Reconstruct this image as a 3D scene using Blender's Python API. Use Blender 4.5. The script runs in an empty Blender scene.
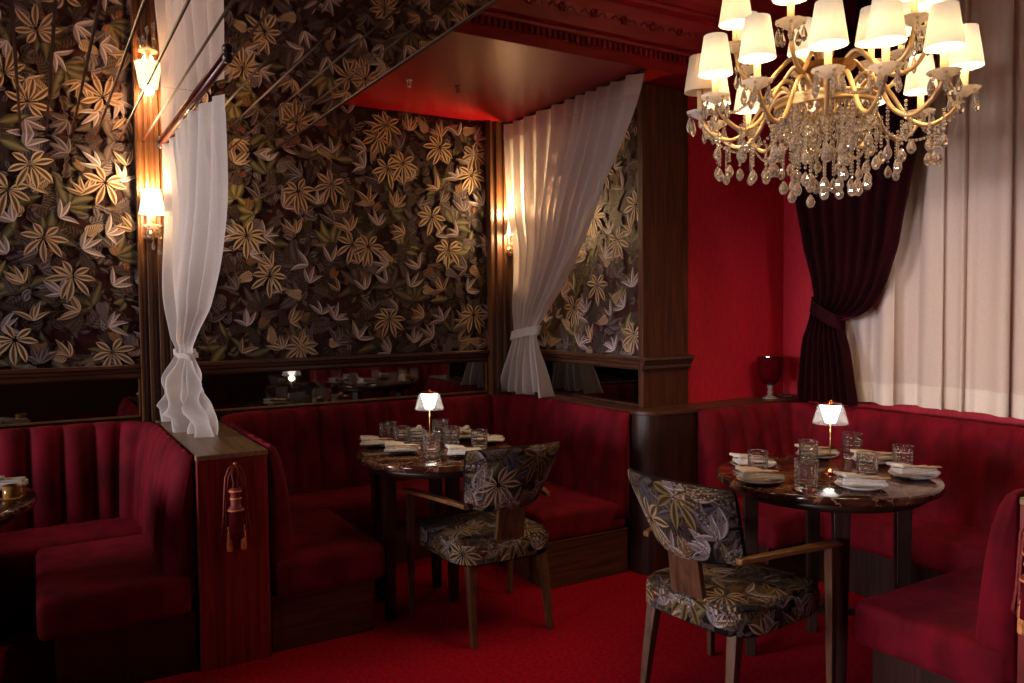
import bpy, math, random
from math import sin, cos, pi, sqrt, radians, atan2
from mathutils import Vector, Matrix

SC = bpy.context.scene
COL = SC.collection
RNG = random.Random(7)

# ------------------------------------------------------------------ view
SC.view_settings.view_transform = 'Standard'
SC.view_settings.look = 'None'
SC.view_settings.gamma = 1.0
SC.view_settings.use_curve_mapping = False
SC.view_settings.exposure = 0.0
SC.cycles.use_denoising = True
SC.cycles.max_bounces = 10
SC.cycles.transmission_bounces = 8
SC.cycles.transparent_max_bounces = 16
SC.cycles.glossy_bounces = 5
SC.cycles.diffuse_bounces = 4
SC.cycles.caustics_reflective = False
SC.cycles.caustics_refractive = False
SC.cycles.sample_clamp_indirect = 4.0
SC.cycles.sample_clamp_direct = 0.0


def lin(r, g, b):
    f = lambda c: (c / 12.92 if c <= .04045 else ((c + .055) / 1.055) ** 2.4)
    return (f(r / 255), f(g / 255), f(b / 255))


# ------------------------------------------------------------------ mesh builder
class MB:
    def __init__(self):
        self.v = []; self.f = []; self.m = []; self.c = []; self.cur = (1, 1, 1)

    def add(self, vs, fs, mi=0, cols=None):
        o = len(self.v)
        self.v.extend(tuple(p) for p in vs)
        self.c.extend(cols if cols else [self.cur] * len(vs))
        for f in fs:
            self.f.append(tuple(i + o for i in f)); self.m.append(mi)

    def box(self, x0, x1, y0, y1, z0, z1, mi=0, mat=None):
        vs = [(x, y, z) for z in (z0, z1) for y in (y0, y1) for x in (x0, x1)]
        if mat: vs = [mat @ Vector(p) for p in vs]
        self.add(vs, [(0, 2, 3, 1), (4, 5, 7, 6), (0, 1, 5, 4), (2, 6, 7, 3), (0, 4, 6, 2), (1, 3, 7, 5)], mi)

    def rbox(self, x0, x1, y0, y1, z0, z1, r, mi=0, n=5, mat=None):
        # rounded box from a superellipsoid-like cube grid
        N = 4 + 2 * n
        def axis(a, b):
            out = []
            for i in range(n + 1):
                out.append(a + r * (1 - cos(pi / 2 * i / n)))
            for i in range(1, 4):
                out.append(a + r + (b - a - 2 * r) * i / 4)
            for i in range(n, -1, -1):
                out.append(b - r * (1 - cos(pi / 2 * i / n)))
            return out
        X, Y, Z = axis(x0, x1), axis(y0, y1), axis(z0, z1)
        def push(p):
            q = Vector((min(max(p[0], x0 + r), x1 - r), min(max(p[1], y0 + r), y1 - r), min(max(p[2], z0 + r), z1 - r)))
            d = Vector(p) - q
            if d.length > 1e-9: d = d.normalized() * r
            return q + d
        idx = {}; vs = []; fs = []
        def vid(i, j, k):
            key = (i, j, k)
            if key not in idx:
                idx[key] = len(vs); p = push((X[i], Y[j], Z[k]))
                vs.append(mat @ p if mat else p)
            return idx[key]
        L = len(X) - 1
        for a in range(L):
            for b in range(L):
                fs += [(vid(a, b, 0), vid(a, b + 1, 0), vid(a + 1, b + 1, 0), vid(a + 1, b, 0)),
                       (vid(a, b, L), vid(a + 1, b, L), vid(a + 1, b + 1, L), vid(a, b + 1, L)),
                       (vid(a, 0, b), vid(a + 1, 0, b), vid(a + 1, 0, b + 1), vid(a, 0, b + 1)),
                       (vid(a, L, b), vid(a, L, b + 1), vid(a + 1, L, b + 1), vid(a + 1, L, b)),
                       (vid(0, a, b), vid(0, a, b + 1), vid(0, a + 1, b + 1), vid(0, a + 1, b)),
                       (vid(L, a, b), vid(L, a + 1, b), vid(L, a + 1, b + 1), vid(L, a, b + 1))]
        self.add(vs, fs, mi)

    def grid(self, fn, nu, nv, mi=0, closed=False):
        vs = []; fs = []
        for j in range(nv + 1):
            for i in range(nu + (0 if closed else 1)):
                vs.append(fn(i / nu, j / nv))
        w = nu if closed else nu + 1
        for j in range(nv):
            for i in range(nu):
                a = j * w + i; b = j * w + (i + 1) % w
                fs.append((a, b, b + w, a + w))
        self.add(vs, fs, mi)

    def loft(self, rings, mi=0, closed=True, caps=True):
        n = len(rings[0]); vs = [p for r in rings for p in r]; fs = []
        for j in range(len(rings) - 1):
            for i in range(n if closed else n - 1):
                a = j * n + i; b = j * n + (i + 1) % n
                fs.append((a, b, b + n, a + n))
        if caps and closed:
            fs.append(tuple(reversed(range(n)))); o = (len(rings) - 1) * n
            fs.append(tuple(o + i for i in range(n)))
        self.add(vs, fs, mi)

    def lathe(self, prof, c=(0, 0, 0), n=20, mi=0, mat=None, caps=False, fac=0.0):
        rings = []
        for r, z in prof:
            ring = []
            for i in range(n):
                rr = max(r, 1e-5) * (1 + (fac if i % 2 else -fac))
                p = Vector((rr * cos(2 * pi * i / n), rr * sin(2 * pi * i / n), z))
                if mat: p = mat @ p
                ring.append((p[0] + c[0], p[1] + c[1], p[2] + c[2]))
            rings.append(ring)
        self.loft(rings, mi, True, caps)

    def tube(self, pts, r, n=8, mi=0, caps=True):
        pts = [Vector(p) for p in pts]; N = len(pts); rings = []; up = None
        for i, p in enumerate(pts):
            t = (pts[min(i + 1, N - 1)] - pts[max(i - 1, 0)]).normalized()
            if up is None:
                up = Vector((0, 0, 1)) if abs(t.z) < .9 else Vector((1, 0, 0))
            a = t.cross(up)
            if a.length < 1e-6: a = t.cross(Vector((0, 1, 0)))
            a.normalize(); b = a.cross(t).normalized(); up = b
            rr = r(i / (N - 1)) if callable(r) else r
            rings.append([p + rr * (cos(2 * pi * k / n) * a + sin(2 * pi * k / n) * b) for k in range(n)])
        self.loft(rings, mi, True, caps)

    def prism(self, poly, axis, a0, a1, mi=0):
        def put(p, a):
            return {'x': (a, p[0], p[1]), 'y': (p[0], a, p[1]), 'z': (p[0], p[1], a)}[axis]
        self.loft([[put(p, a0) for p in poly], [put(p, a1) for p in poly]], mi, True, True)

    def ball(self, c, r, n=8, m=6, mi=0, sz=1.0):
        prof = [(r * sin(pi * j / m), -r * sz * cos(pi * j / m)) for j in range(m + 1)]
        self.lathe(prof, c, n, mi)

    def build(self, name, mats, parent=None, smooth=True, bevel=0, bseg=2, color=False, loc=None, recalc=True):
        me = bpy.data.meshes.new(name)
        me.from_pydata(self.v, [], self.f)
        if not isinstance(mats, (list, tuple)): mats = [mats]
        for m in mats: me.materials.append(m)
        me.polygons.foreach_set('material_index', self.m)
        me.polygons.foreach_set('use_smooth', [smooth] * len(self.f))
        if color:
            at = me.color_attributes.new('Col', 'FLOAT_COLOR', 'POINT')
            flat = []
            for c in self.c: flat += [c[0], c[1], c[2], 1.0]
            at.data.foreach_set('color', flat)
        me.update()
        if recalc:
            import bmesh
            bm = bmesh.new(); bm.from_mesh(me)
            bmesh.ops.recalc_face_normals(bm, faces=bm.faces)
            bm.to_mesh(me); bm.free()
        o = bpy.data.objects.new(name, me); COL.objects.link(o)
        if parent: o.parent = parent
        if loc: o.location = loc
        if bevel:
            b = o.modifiers.new('Bevel', 'BEVEL'); b.width = bevel; b.segments = bseg; b.limit_method = 'ANGLE'
            b.angle_limit = radians(40)
        return o


def tag(o, label=None, cat=None, group=None, kind=None):
    if label: o['label'] = label
    if cat: o['category'] = cat
    if group: o['group'] = group
    if kind: o['kind'] = kind
    return o


def empty(name, loc, label, cat, group=None, rz=0.0):
    o = bpy.data.objects.new(name, None); COL.objects.link(o)
    o.location = loc; o.rotation_euler = (0, 0, rz); o.empty_display_size = .1
    return tag(o, label, cat, group)


def dup(root, loc, rz=None, label=None, group=None):
    def cp(o, par):
        c = o.copy(); COL.objects.link(c)
        if par: c.parent = par
        for ch in list(o.children): cp(ch, c)
        return c
    r = cp(root, None); r.location = loc
    if rz is not None: r.rotation_euler = (0, 0, rz)
    if label: r['label'] = label
    if group: r['group'] = group
    return r


def struct(name, mb, mats, label=None, **k):
    o = mb.build(name, mats, **k)
    return tag(o, label, None, None, 'structure')


# ------------------------------------------------------------------ materials
def new_mat(name):
    m = bpy.data.materials.new(name); m.use_nodes = True
    nt = m.node_tree
    return m, nt, nt.nodes['Principled BSDF'], nt.nodes['Material Output']


def mottled(name, c1, c2, scale=(30, 30, 30), rough=.5, detail=4, bump=0, spec=.5, metal=0, sheen=0, sheen_tint=None, coat=0, dist=0, lo=.35, hi=.65):
    m, nt, p, out = new_mat(name)
    N = nt.nodes.new; L = nt.links.new
    tc = N('ShaderNodeTexCoord'); mp = N('ShaderNodeMapping'); mp.inputs['Scale'].default_value = scale
    L(tc.outputs['Object'], mp.inputs['Vector'])
    nz = N('ShaderNodeTexNoise'); nz.inputs['Scale'].default_value = 1.0; nz.inputs['Detail'].default_value = detail
    nz.inputs['Distortion'].default_value = dist
    L(mp.outputs[0], nz.inputs['Vector'])
    cr = N('ShaderNodeValToRGB')
    cr.color_ramp.elements[0].position = lo; cr.color_ramp.elements[0].color = (*c1, 1)
    cr.color_ramp.elements[1].position = hi; cr.color_ramp.elements[1].color = (*c2, 1)
    L(nz.outputs['Fac'], cr.inputs['Fac']); L(cr.outputs['Color'], p.inputs['Base Color'])
    p.inputs['Roughness'].default_value = rough; p.inputs['Specular IOR Level'].default_value = spec
    p.inputs['Metallic'].default_value = metal
    if sheen:
        p.inputs['Sheen Weight'].default_value = sheen; p.inputs['Sheen Roughness'].default_value = .35
        if sheen_tint: p.inputs['Sheen Tint'].default_value = (*sheen_tint, 1)
    if coat:
        p.inputs['Coat Weight'].default_value = coat; p.inputs['Coat Roughness'].default_value = .08
    if bump:
        b = N('ShaderNodeBump'); b.inputs['Strength'].default_value = bump; b.inputs['Distance'].default_value = .003
        L(nz.outputs['Fac'], b.inputs['Height']); L(b.outputs[0], p.inputs['Normal'])
    return m


def plain(name, c, rough=.5, metal=0, trans=0, ior=1.5, emit=None, es=0, spec=.5, alpha=1):
    m, nt, p, out = new_mat(name)
    p.inputs['Base Color'].default_value = (*c, 1); p.inputs['Roughness'].default_value = rough
    p.inputs['Metallic'].default_value = metal; p.inputs['Transmission Weight'].default_value = trans
    p.inputs['IOR'].default_value = ior; p.inputs['Specular IOR Level'].default_value = spec
    if emit:
        p.inputs['Emission Color'].default_value = (*emit, 1); p.inputs['Emission Strength'].default_value = es
    return m


def sheer_mat(name, c, transp=.12, transl=.45, ribs=0):
    m, nt, p, out = new_mat(name); nt.nodes.remove(p)
    N = nt.nodes.new; L = nt.links.new
    tc = N('ShaderNodeTexCoord'); mp = N('ShaderNodeMapping'); mp.inputs['Scale'].default_value = (220, 220, 420)
    L(tc.outputs['Object'], mp.inputs[0])
    nz = N('ShaderNodeTexNoise'); nz.inputs['Scale'].default_value = 1; nz.inputs['Detail'].default_value = 2
    L(mp.outputs[0], nz.inputs['Vector'])
    cr = N('ShaderNodeValToRGB')
    cr.color_ramp.elements[0].position = .3; cr.color_ramp.elements[0].color = (*[x * .82 for x in c], 1)
    cr.color_ramp.elements[1].position = .7; cr.color_ramp.elements[1].color = (*c, 1)
    L(nz.outputs['Fac'], cr.inputs['Fac'])
    d = N('ShaderNodeBsdfDiffuse'); t = N('ShaderNodeBsdfTranslucent'); tr = N('ShaderNodeBsdfTransparent')
    L(cr.outputs[0], d.inputs['Color']); L(cr.outputs[0], t.inputs['Color'])
    a = N('ShaderNodeMixShader'); a.inputs[0].default_value = transl
    L(d.outputs[0], a.inputs[1]); L(t.outputs[0], a.inputs[2])
    b = N('ShaderNodeMixShader'); b.inputs[0].default_value = transp
    L(a.outputs[0], b.inputs[1]); L(tr.outputs[0], b.inputs[2])
    L(b.outputs[0], out.inputs['Surface'])
    return m


def shade_mat(name, c, e, es, transl=.5):
    m, nt, p, out = new_mat(name); nt.nodes.remove(p)
    N = nt.nodes.new; L = nt.links.new
    d = N('ShaderNodeBsdfDiffuse'); t = N('ShaderNodeBsdfTranslucent'); em = N('ShaderNodeEmission')
    d.inputs['Color'].default_value = (*c, 1); t.inputs['Color'].default_value = (*c, 1)
    em.inputs['Color'].default_value = (*e, 1); em.inputs['Strength'].default_value = es
    a = N('ShaderNodeMixShader'); a.inputs[0].default_value = transl
    L(d.outputs[0], a.inputs[1]); L(t.outputs[0], a.inputs[2])
    s = N('ShaderNodeAddShader'); L(a.outputs[0], s.inputs[0]); L(em.outputs[0], s.inputs[1])
    L(s.outputs[0], out.inputs['Surface'])
    return m


def print_mat(name, rough=.5, spec=.4, gain=1.0, sheen=0, nscale=260):
    m, nt, p, out = new_mat(name)
    N = nt.nodes.new; L = nt.links.new
    at = N('ShaderNodeAttribute'); at.attribute_name = 'Col'
    tc = N('ShaderNodeTexCoord'); nz = N('ShaderNodeTexNoise'); nz.inputs['Scale'].default_value = nscale
    nz.inputs['Detail'].default_value = 3
    L(tc.outputs['Object'], nz.inputs['Vector'])
    mr = N('ShaderNodeMapRange'); mr.inputs['From Min'].default_value = .3; mr.inputs['From Max'].default_value = .7
    mr.inputs['To Min'].default_value = .78 * gain; mr.inputs['To Max'].default_value = 1.12 * gain
    L(nz.outputs['Fac'], mr.inputs['Value'])
    vm = N('ShaderNodeVectorMath'); vm.operation = 'SCALE'
    L(at.outputs['Color'], vm.inputs[0]); L(mr.outputs[0], vm.inputs['Scale'])
    L(vm.outputs[0], p.inputs['Base Color'])
    p.inputs['Roughness'].default_value = rough; p.inputs['Specular IOR Level'].default_value = spec
    p.inputs['Sheen Weight'].default_value = sheen
    return m


def marble_mat(name):
    m, nt, p, out = new_mat(name)
    N = nt.nodes.new; L = nt.links.new
    tc = N('ShaderNodeTexCoord')
    n1 = N('ShaderNodeTexNoise'); n1.inputs['Scale'].default_value = 9; n1.inputs['Detail'].default_value = 8; n1.inputs['Distortion'].default_value = 1.2
    L(tc.outputs['Object'], n1.inputs['Vector'])
    cr = N('ShaderNodeValToRGB'); e = cr.color_ramp.elements
    e[0].position = .32; e[0].color = (.022, .007, .004, 1)
    e[1].position = .66; e[1].color = (.16, .062, .03, 1)
    q = cr.color_ramp.elements.new(.5); q.color = (.06, .02, .01, 1)
    L(n1.outputs['Fac'], cr.inputs['Fac'])
    vo = N('ShaderNodeTexVoronoi'); vo.feature = 'DISTANCE_TO_EDGE'; vo.inputs['Scale'].default_value = 11
    mxv = N('ShaderNodeMix'); mxv.data_type = 'VECTOR'; mxv.inputs[0].default_value = .12
    L(tc.outputs['Object'], mxv.inputs[4]); L(n1.outputs['Color'], mxv.inputs[5]); L(mxv.outputs[1], vo.inputs['Vector'])
    c2 = N('ShaderNodeValToRGB'); c2.color_ramp.elements[0].position = 0; c2.color_ramp.elements[0].color = (1, 1, 1, 1)
    c2.color_ramp.elements[1].position = .035; c2.color_ramp.elements[1].color = (0, 0, 0, 1)
    L(vo.outputs['Distance'], c2.inputs['Fac'])
    mx = N('ShaderNodeMix'); mx.data_type = 'RGBA'; L(c2.outputs[0], mx.inputs[0]); L(cr.outputs[0], mx.inputs[6])
    mx.inputs[7].default_value = (.30, .16, .09, 1)
    L(mx.outputs[2], p.inputs['Base Color']); p.inputs['Roughness'].default_value = .12
    return m


VELVET = mottled('burgundy_velvet', (.070, .0008, .0044), (.150, .0017, .0100), (10, 10, 6), .85, 7, .15, .15, sheen=.20, sheen_tint=(.75, .03, .09))
VELVET_R = VELVET
VELVET_DARK = mottled('dark_velvet', (.010, .0006, .0018), (.024, .0011, .0036), (16, 16, 2), .9, 4, 0, .1, sheen=.12, sheen_tint=(.5, .03, .08))
CARPET = mottled('crimson_carpet', (.165, .0016, .006), (.275, .0027, .010), (60, 60, 60), .95, 6, .5, .05, sheen=.1, sheen_tint=(.8, .05, .1))
REDPAINT = mottled('red_lacquer_paint', (.30, .0035, .006), (.35, .0045, .008), (4, 4, 4), .30, 2, 0, .6)
REDCORN = mottled('red_plaster_paint', (.19, .0028, .0075), (.24, .0035, .010), (5, 5, 5), .5, 2, 0, .4)
WOOD_Z = mottled('oak_dark_upright', (.030, .006, .0022), (.090, .022, .007), (70, 70, 3.0), .55, 6, .12, .3, dist=.8)
WOOD_X = mottled('oak_dark_lengthwise', (.034, .011, .005), (.085, .030, .012), (3, 70, 70), .38, 6, .12, .5, dist=.6)
WOOD_Y = mottled('oak_dark_crosswise', (.034, .011, .005), (.085, .030, .012), (70, 3, 70), .38, 6, .12, .5, dist=.6)
WOOD_TOP = mottled('oak_counter_top', (.16, .088, .040), (.29, .17, .080), (60, 4, 60), .33, 6, .06, .5, dist=.5)
WOOD_CONS = mottled('mahogany_front', (.11, .009, .009), (.23, .018, .015), (45, 45, 2.2), .4, 6, .10, .45, dist=1.2)
WOOD_DK = mottled('oak_near_black', (.012, .004, .0025), (.034, .010, .005), (70, 70, 3.0), .35, 6, .10, .5, dist=.8)
WOOD_PIL = mottled('pilaster_oak', (.050, .017, .005), (.115, .042, .013), (90, 90, 2.5), .4, 5, .08, .5, dist=.5)
CHAIRWOOD = mottled('chair_walnut', (.040, .014, .006), (.105, .042, .017), (50, 50, 6), .4, 5, .06, .5, dist=.6)
ARMWOOD = mottled('chair_arm_oak', (.10, .038, .012), (.20, .085, .028), (60, 8, 60), .33, 5, .05, .5, dist=.6)
DARKWOOD = mottled('table_leg_wood', (.012, .005, .004), (.030, .012, .008), (60, 60, 5), .4, 4, 0, .5)
MARBLE = marble_mat('brown_marble')
MIRROR = plain('rose_mirror', (.88, .70, .58), .02, 1)
DARKMIRROR = plain('smoked_mirror', (.20, .18, .17), .03, 1)
GROOVE = plain('mirror_groove', (.09, .014, .010), .4)
BRASS = plain('antique_brass', (.62, .36, .12), .28, 1)
GOLD = plain('pale_gold', (.74, .52, .25), .45, .75)
GOLDTRIM = mottled('gold_bead', (.20, .11, .04), (.30, .17, .06), (30, 30, 30), .4, 2, 0, .5, metal=.7)
COPPER = plain('copper', (.55, .18, .07), .25, 1)
def crystal_mat(name, c, milk, rough=.02):
    m, nt, p, out = new_mat(name)
    N = nt.nodes.new; L = nt.links.new
    p.inputs['Base Color'].default_value = (*c, 1); p.inputs['Roughness'].default_value = rough
    p.inputs['Transmission Weight'].default_value = 1; p.inputs['IOR'].default_value = 1.55
    d = N('ShaderNodeBsdfDiffuse'); t = N('ShaderNodeBsdfTranslucent')
    for q in (d, t): q.inputs['Color'].default_value = (*[x * .95 for x in c], 1)
    a = N('ShaderNodeMixShader'); a.inputs[0].default_value = .5
    L(d.outputs[0], a.inputs[1]); L(t.outputs[0], a.inputs[2])
    b = N('ShaderNodeMixShader'); b.inputs[0].default_value = milk
    L(p.outputs[0], b.inputs[1]); L(a.outputs[0], b.inputs[2]); L(b.outputs[0], out.inputs['Surface'])
    return m


CRYSTAL = crystal_mat('crystal', (1, .93, .82), .2)
CRYSTAL_F = crystal_mat('frosted_crystal', (1, .94, .84), .85, .2)
GLASS = crystal_mat('cut_glass', (1, .98, .95), .03, .01)
ACRYL = sheer_mat('clear_acrylic', (.75, .75, .75), .88, .5)
RUBY = plain('ruby_glass', (.16, .002, .010), .06, 0, .7, 1.5)
SHADE = shade_mat('pleated_shade', (.84, .78, .68), (1.0, .86, .66), .25, .55)
SHADE_S = shade_mat('sconce_shade', (.9, .84, .74), (1.0, .82, .58), .8, .5)
SHADE_DIM = shade_mat('unlit_shade', (.72, .58, .42), (1.0, .70, .40), .05, .3)
GLOW = plain('lamp_diffuser', (.9, .9, .9), .5, 0, 0, 1.5, (1.0, .95, .90), 5.0)
BULB = plain('bulb', (.9, .8, .6), .5, 0, 0, 1.5, (1.0, .72, .40), 14.0)
CANDLE = plain('candle_sleeve_cream', (.62, .44, .22), .5)
CHINA = plain('white_china', (.72, .69, .66), .22)
NAPKIN = mottled('oatmeal_linen', (.46, .36, .26), (.60, .48, .36), (120, 120, 120), .85, 3, .15, .2)
NAPKIN_W = mottled('white_linen', (.58, .52, .47), (.70, .63, .56), (120, 120, 120), .85, 3, .15, .2)
CUTLERY = plain('gold_cutlery', (.80, .52, .17), .25, 1)
SHEER = sheer_mat('white_voile', (.86, .79, .76), .17, .55)
SHEER_HEM = sheer_mat('white_voile_hem', (.86, .80, .77), .05, .45)
SHEER_WIN = sheer_mat('blush_voile', (.88, .74, .65), .06, .25)
SHEER_WHEM = sheer_mat('blush_voile_hem', (.92, .80, .70), .01, .12)
WALLPRINT = print_mat('botanical_wallpaper', .5, .25, 1.0)
FABRIC = print_mat('botanical_chair_fabric', .8, .12, .52, 0, 420)
BLACK = plain('black_metal', (.01, .01, .01), .4)
CORD = mottled('tassel_cord', (.12, .010, .010), (.30, .035, .022), (200, 200, 200), .6, 2, 0, .4)
GOLDTHREAD = mottled('gold_thread', (.45, .14, .04), (.80, .32, .10), (200, 200, 60), .45, 2, 0, .5)
FLAX = mottled('ceiling_dark', (.05, .002, .004), (.06, .003, .005), (4, 4, 4), .6, 2)


def fabric_wall():
    m, nt, p, out = new_mat('red_fabric_wall')
    N = nt.nodes.new; L = nt.links.new
    tc = N('ShaderNodeTexCoord')
    mp = N('ShaderNodeMapping'); mp.inputs['Scale'].default_value = (150, 150, 25); L(tc.outputs['Object'], mp.inputs[0])
    nz = N('ShaderNodeTexNoise'); nz.inputs['Scale'].default_value = 1; nz.inputs['Detail'].default_value = 3; L(mp.outputs[0], nz.inputs['Vector'])
    cr = N('ShaderNodeValToRGB'); cr.color_ramp.elements[0].position = .3; cr.color_ramp.elements[0].color = (.32, .0045, .015, 1)
    cr.color_ramp.elements[1].position = .7; cr.color_ramp.elements[1].color = (.48, .008, .027, 1)
    L(nz.outputs['Fac'], cr.inputs[0]); L(cr.outputs[0], p.inputs['Base Color'])
    p.inputs['Roughness'].default_value = .62; p.inputs['Specular IOR Level'].default_value = .35
    return m


REDWALL = fabric_wall()
# ------------------------------------------------------------------ printed leaves
def mixc(a, b, t): return tuple(a[i] * (1 - t) + b[i] * t for i in range(3))


LH = [0]


def leaf(mb, mapf, x, y, ang, L, W, edge, mid, rib, bend=0.0, nseg=7, h0=.0004, dh=1.2e-6, asym=0.0, point=.75, veins=False, rw=.08):
    """one printed leaf: a vertex-coloured strip in wallpaper coordinates, mapped on to the surface"""
    h = h0 + LH[0] * dh; LH[0] += 1
    vs = []; cs = []
    px, py, a = x, y, ang
    offs = (-1, -.74, -rw, rw, .74, 1)
    for i in range(nseg + 1):
        t = i / nseg
        w = W * (sin(pi * min(max(t, .0), 1) ** point) ** .9 if 0 < t < 1 else .02)
        nx, ny = -sin(a), cos(a)
        for k, o in enumerate(offs):
            vs.append(mapf(px + nx * w * o, py + ny * w * o, h))
            if k in (0, 5): c = edge if not (asym and k == 5) else mixc(edge, rib, .5)
            elif k in (1, 4):
                c = mid
                if asym: c = tuple(min(q * 1.12, .9) for q in mid) if k == 1 else mixc(mid, edge, asym)
                if veins and i % 2: c = mixc(c, rib, .55)
            else: c = rib
            cs.append(c)
        px += cos(a) * L / nseg; py += sin(a) * L / nseg; a += bend / nseg
    fs = []
    for i in range(nseg):
        for k in range(5):
            q = i * 6 + k
            fs.append((q, q + 1, q + 7, q + 6))
    mb.add(vs, fs, 0, cs)


def pal(k):
    P = {
        'cream': (lin(158, 126, 92), lin(222, 194, 152), lin(84, 52, 36)),
        'cream2': (lin(140, 112, 88), lin(206, 176, 142), lin(92, 62, 48)),
        'olive': (lin(84, 74, 48), lin(74, 66, 40), lin(138, 124, 84)),
        'olive2': (lin(66, 58, 42), lin(58, 50, 34), lin(110, 98, 70)),
        'lilac': (lin(120, 104, 104), lin(212, 194, 188), lin(128, 108, 108)),
        'grey': (lin(84, 72, 72), lin(132, 116, 116), lin(60, 48, 50)),
        'dark': (lin(50, 38, 38), lin(66, 52, 52), lin(96, 80, 76)),
        'dark2': (lin(92, 74, 62), lin(44, 31, 29), lin(62, 46, 42)),
        'fern': (lin(118, 98, 82), lin(74, 58, 50), lin(40, 27, 25)),
        'rust': (lin(120, 70, 42), lin(134, 74, 42), lin(74, 34, 22)),
        'bud': (lin(128, 114, 82), lin(84, 74, 52), lin(140, 82, 48)),
        'slate': (lin(66, 60, 66), lin(112, 104, 112), lin(50, 43, 48)),
        'gold': (lin(110, 90, 52), lin(160, 130, 74), lin(66, 46, 26)),
    }
    g = {'dark': 1.05, 'dark2': 1.0, 'fern': 1.0, 'grey': 1.0, 'olive2': 1.0, 'lilac': .92}.get(k, 1.0)
    return tuple(tuple(min(c * g, .9) for c in q) for q in P[k])


def rosette(mb, mp, x, y, S, rng, key='cream', **k):
    n = rng.choice((7, 7, 8)); tilt = -pi / 2 + rng.uniform(-.6, .6)
    for i in range(n):
        a = tilt + (2 * pi * .93) * ((i + .5) / n - .5) + rng.uniform(-.12, .12)
        e, m, r = pal(key)
        f = rng.uniform(.82, 1.05)
        q = cos(a - tilt)
        L = S * rng.uniform(.92, 1.06) * (.98 + .24 * q)
        sgn = 1 if sin(a - tilt) > 0 else -1
        leaf(mb, mp, x + cos(a) * .008, y + sin(a) * .008, a, L, S * .165, tuple(c * f for c in e), tuple(c * f for c in m), r, -sgn * rng.uniform(.1, .6), 9, point=1.15, rw=.24, **k)


def plant(mb, mp, x, y, S, rng, key, n, spread=2.2, aw=.24, **k):
    d = pi / 2 + rng.uniform(-1.3, 1.3)
    for i in range(n):
        a = d + spread * ((i + .5) / n - .5) + rng.uniform(-.15, .15)
        L = S * rng.uniform(.75, 1.1); e, m, r = pal(key); f = rng.uniform(.75, 1.15)
        leaf(mb, mp, x, y, a, L, L * aw, tuple(c * f for c in e), tuple(c * f for c in m), r, rng.uniform(-.8, .8), 8, **k)


def frond(mb, mp, x, y, S, rng, key, **k):
    a = rng.random() * 6.28; b = rng.uniform(-.9, .9); n = 9
    e, m, r = pal(key); f = rng.uniform(.75, 1.2)
    e = tuple(c * f for c in e); m = tuple(c * f for c in m)
    px, py = x, y
    for i in range(n):
        t = i / n; L = S * .42 * (1 - t * .75)
        for s in (-1, 1):
            leaf(mb, mp, px, py, a + s * 1.0, L, L * .26, e, m, r, -s * .5, 4, **k)
        px += cos(a) * S / n; py += sin(a) * S / n; a += b / n
    leaf(mb, mp, px, py, a, S * .16, S * .05, e, m, r, 0, 4, **k)


def cluster(mb, mp, x, y, S, rng, key, n=9, **k):
    for i in range(n):
        a = rng.random() * 6.28; q = rng.random() * S * .5
        e, m, r = pal(key); f = rng.uniform(.65, 1.25); L = S * rng.uniform(.35, .6)
        leaf(mb, mp, x + cos(a) * q, y + sin(a) * q, a + rng.uniform(-.9, .9), L, L * rng.uniform(.22, .34), tuple(c * f for c in e), tuple(c * f for c in m), r, rng.uniform(-.9, .9), 5, **k)


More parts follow.
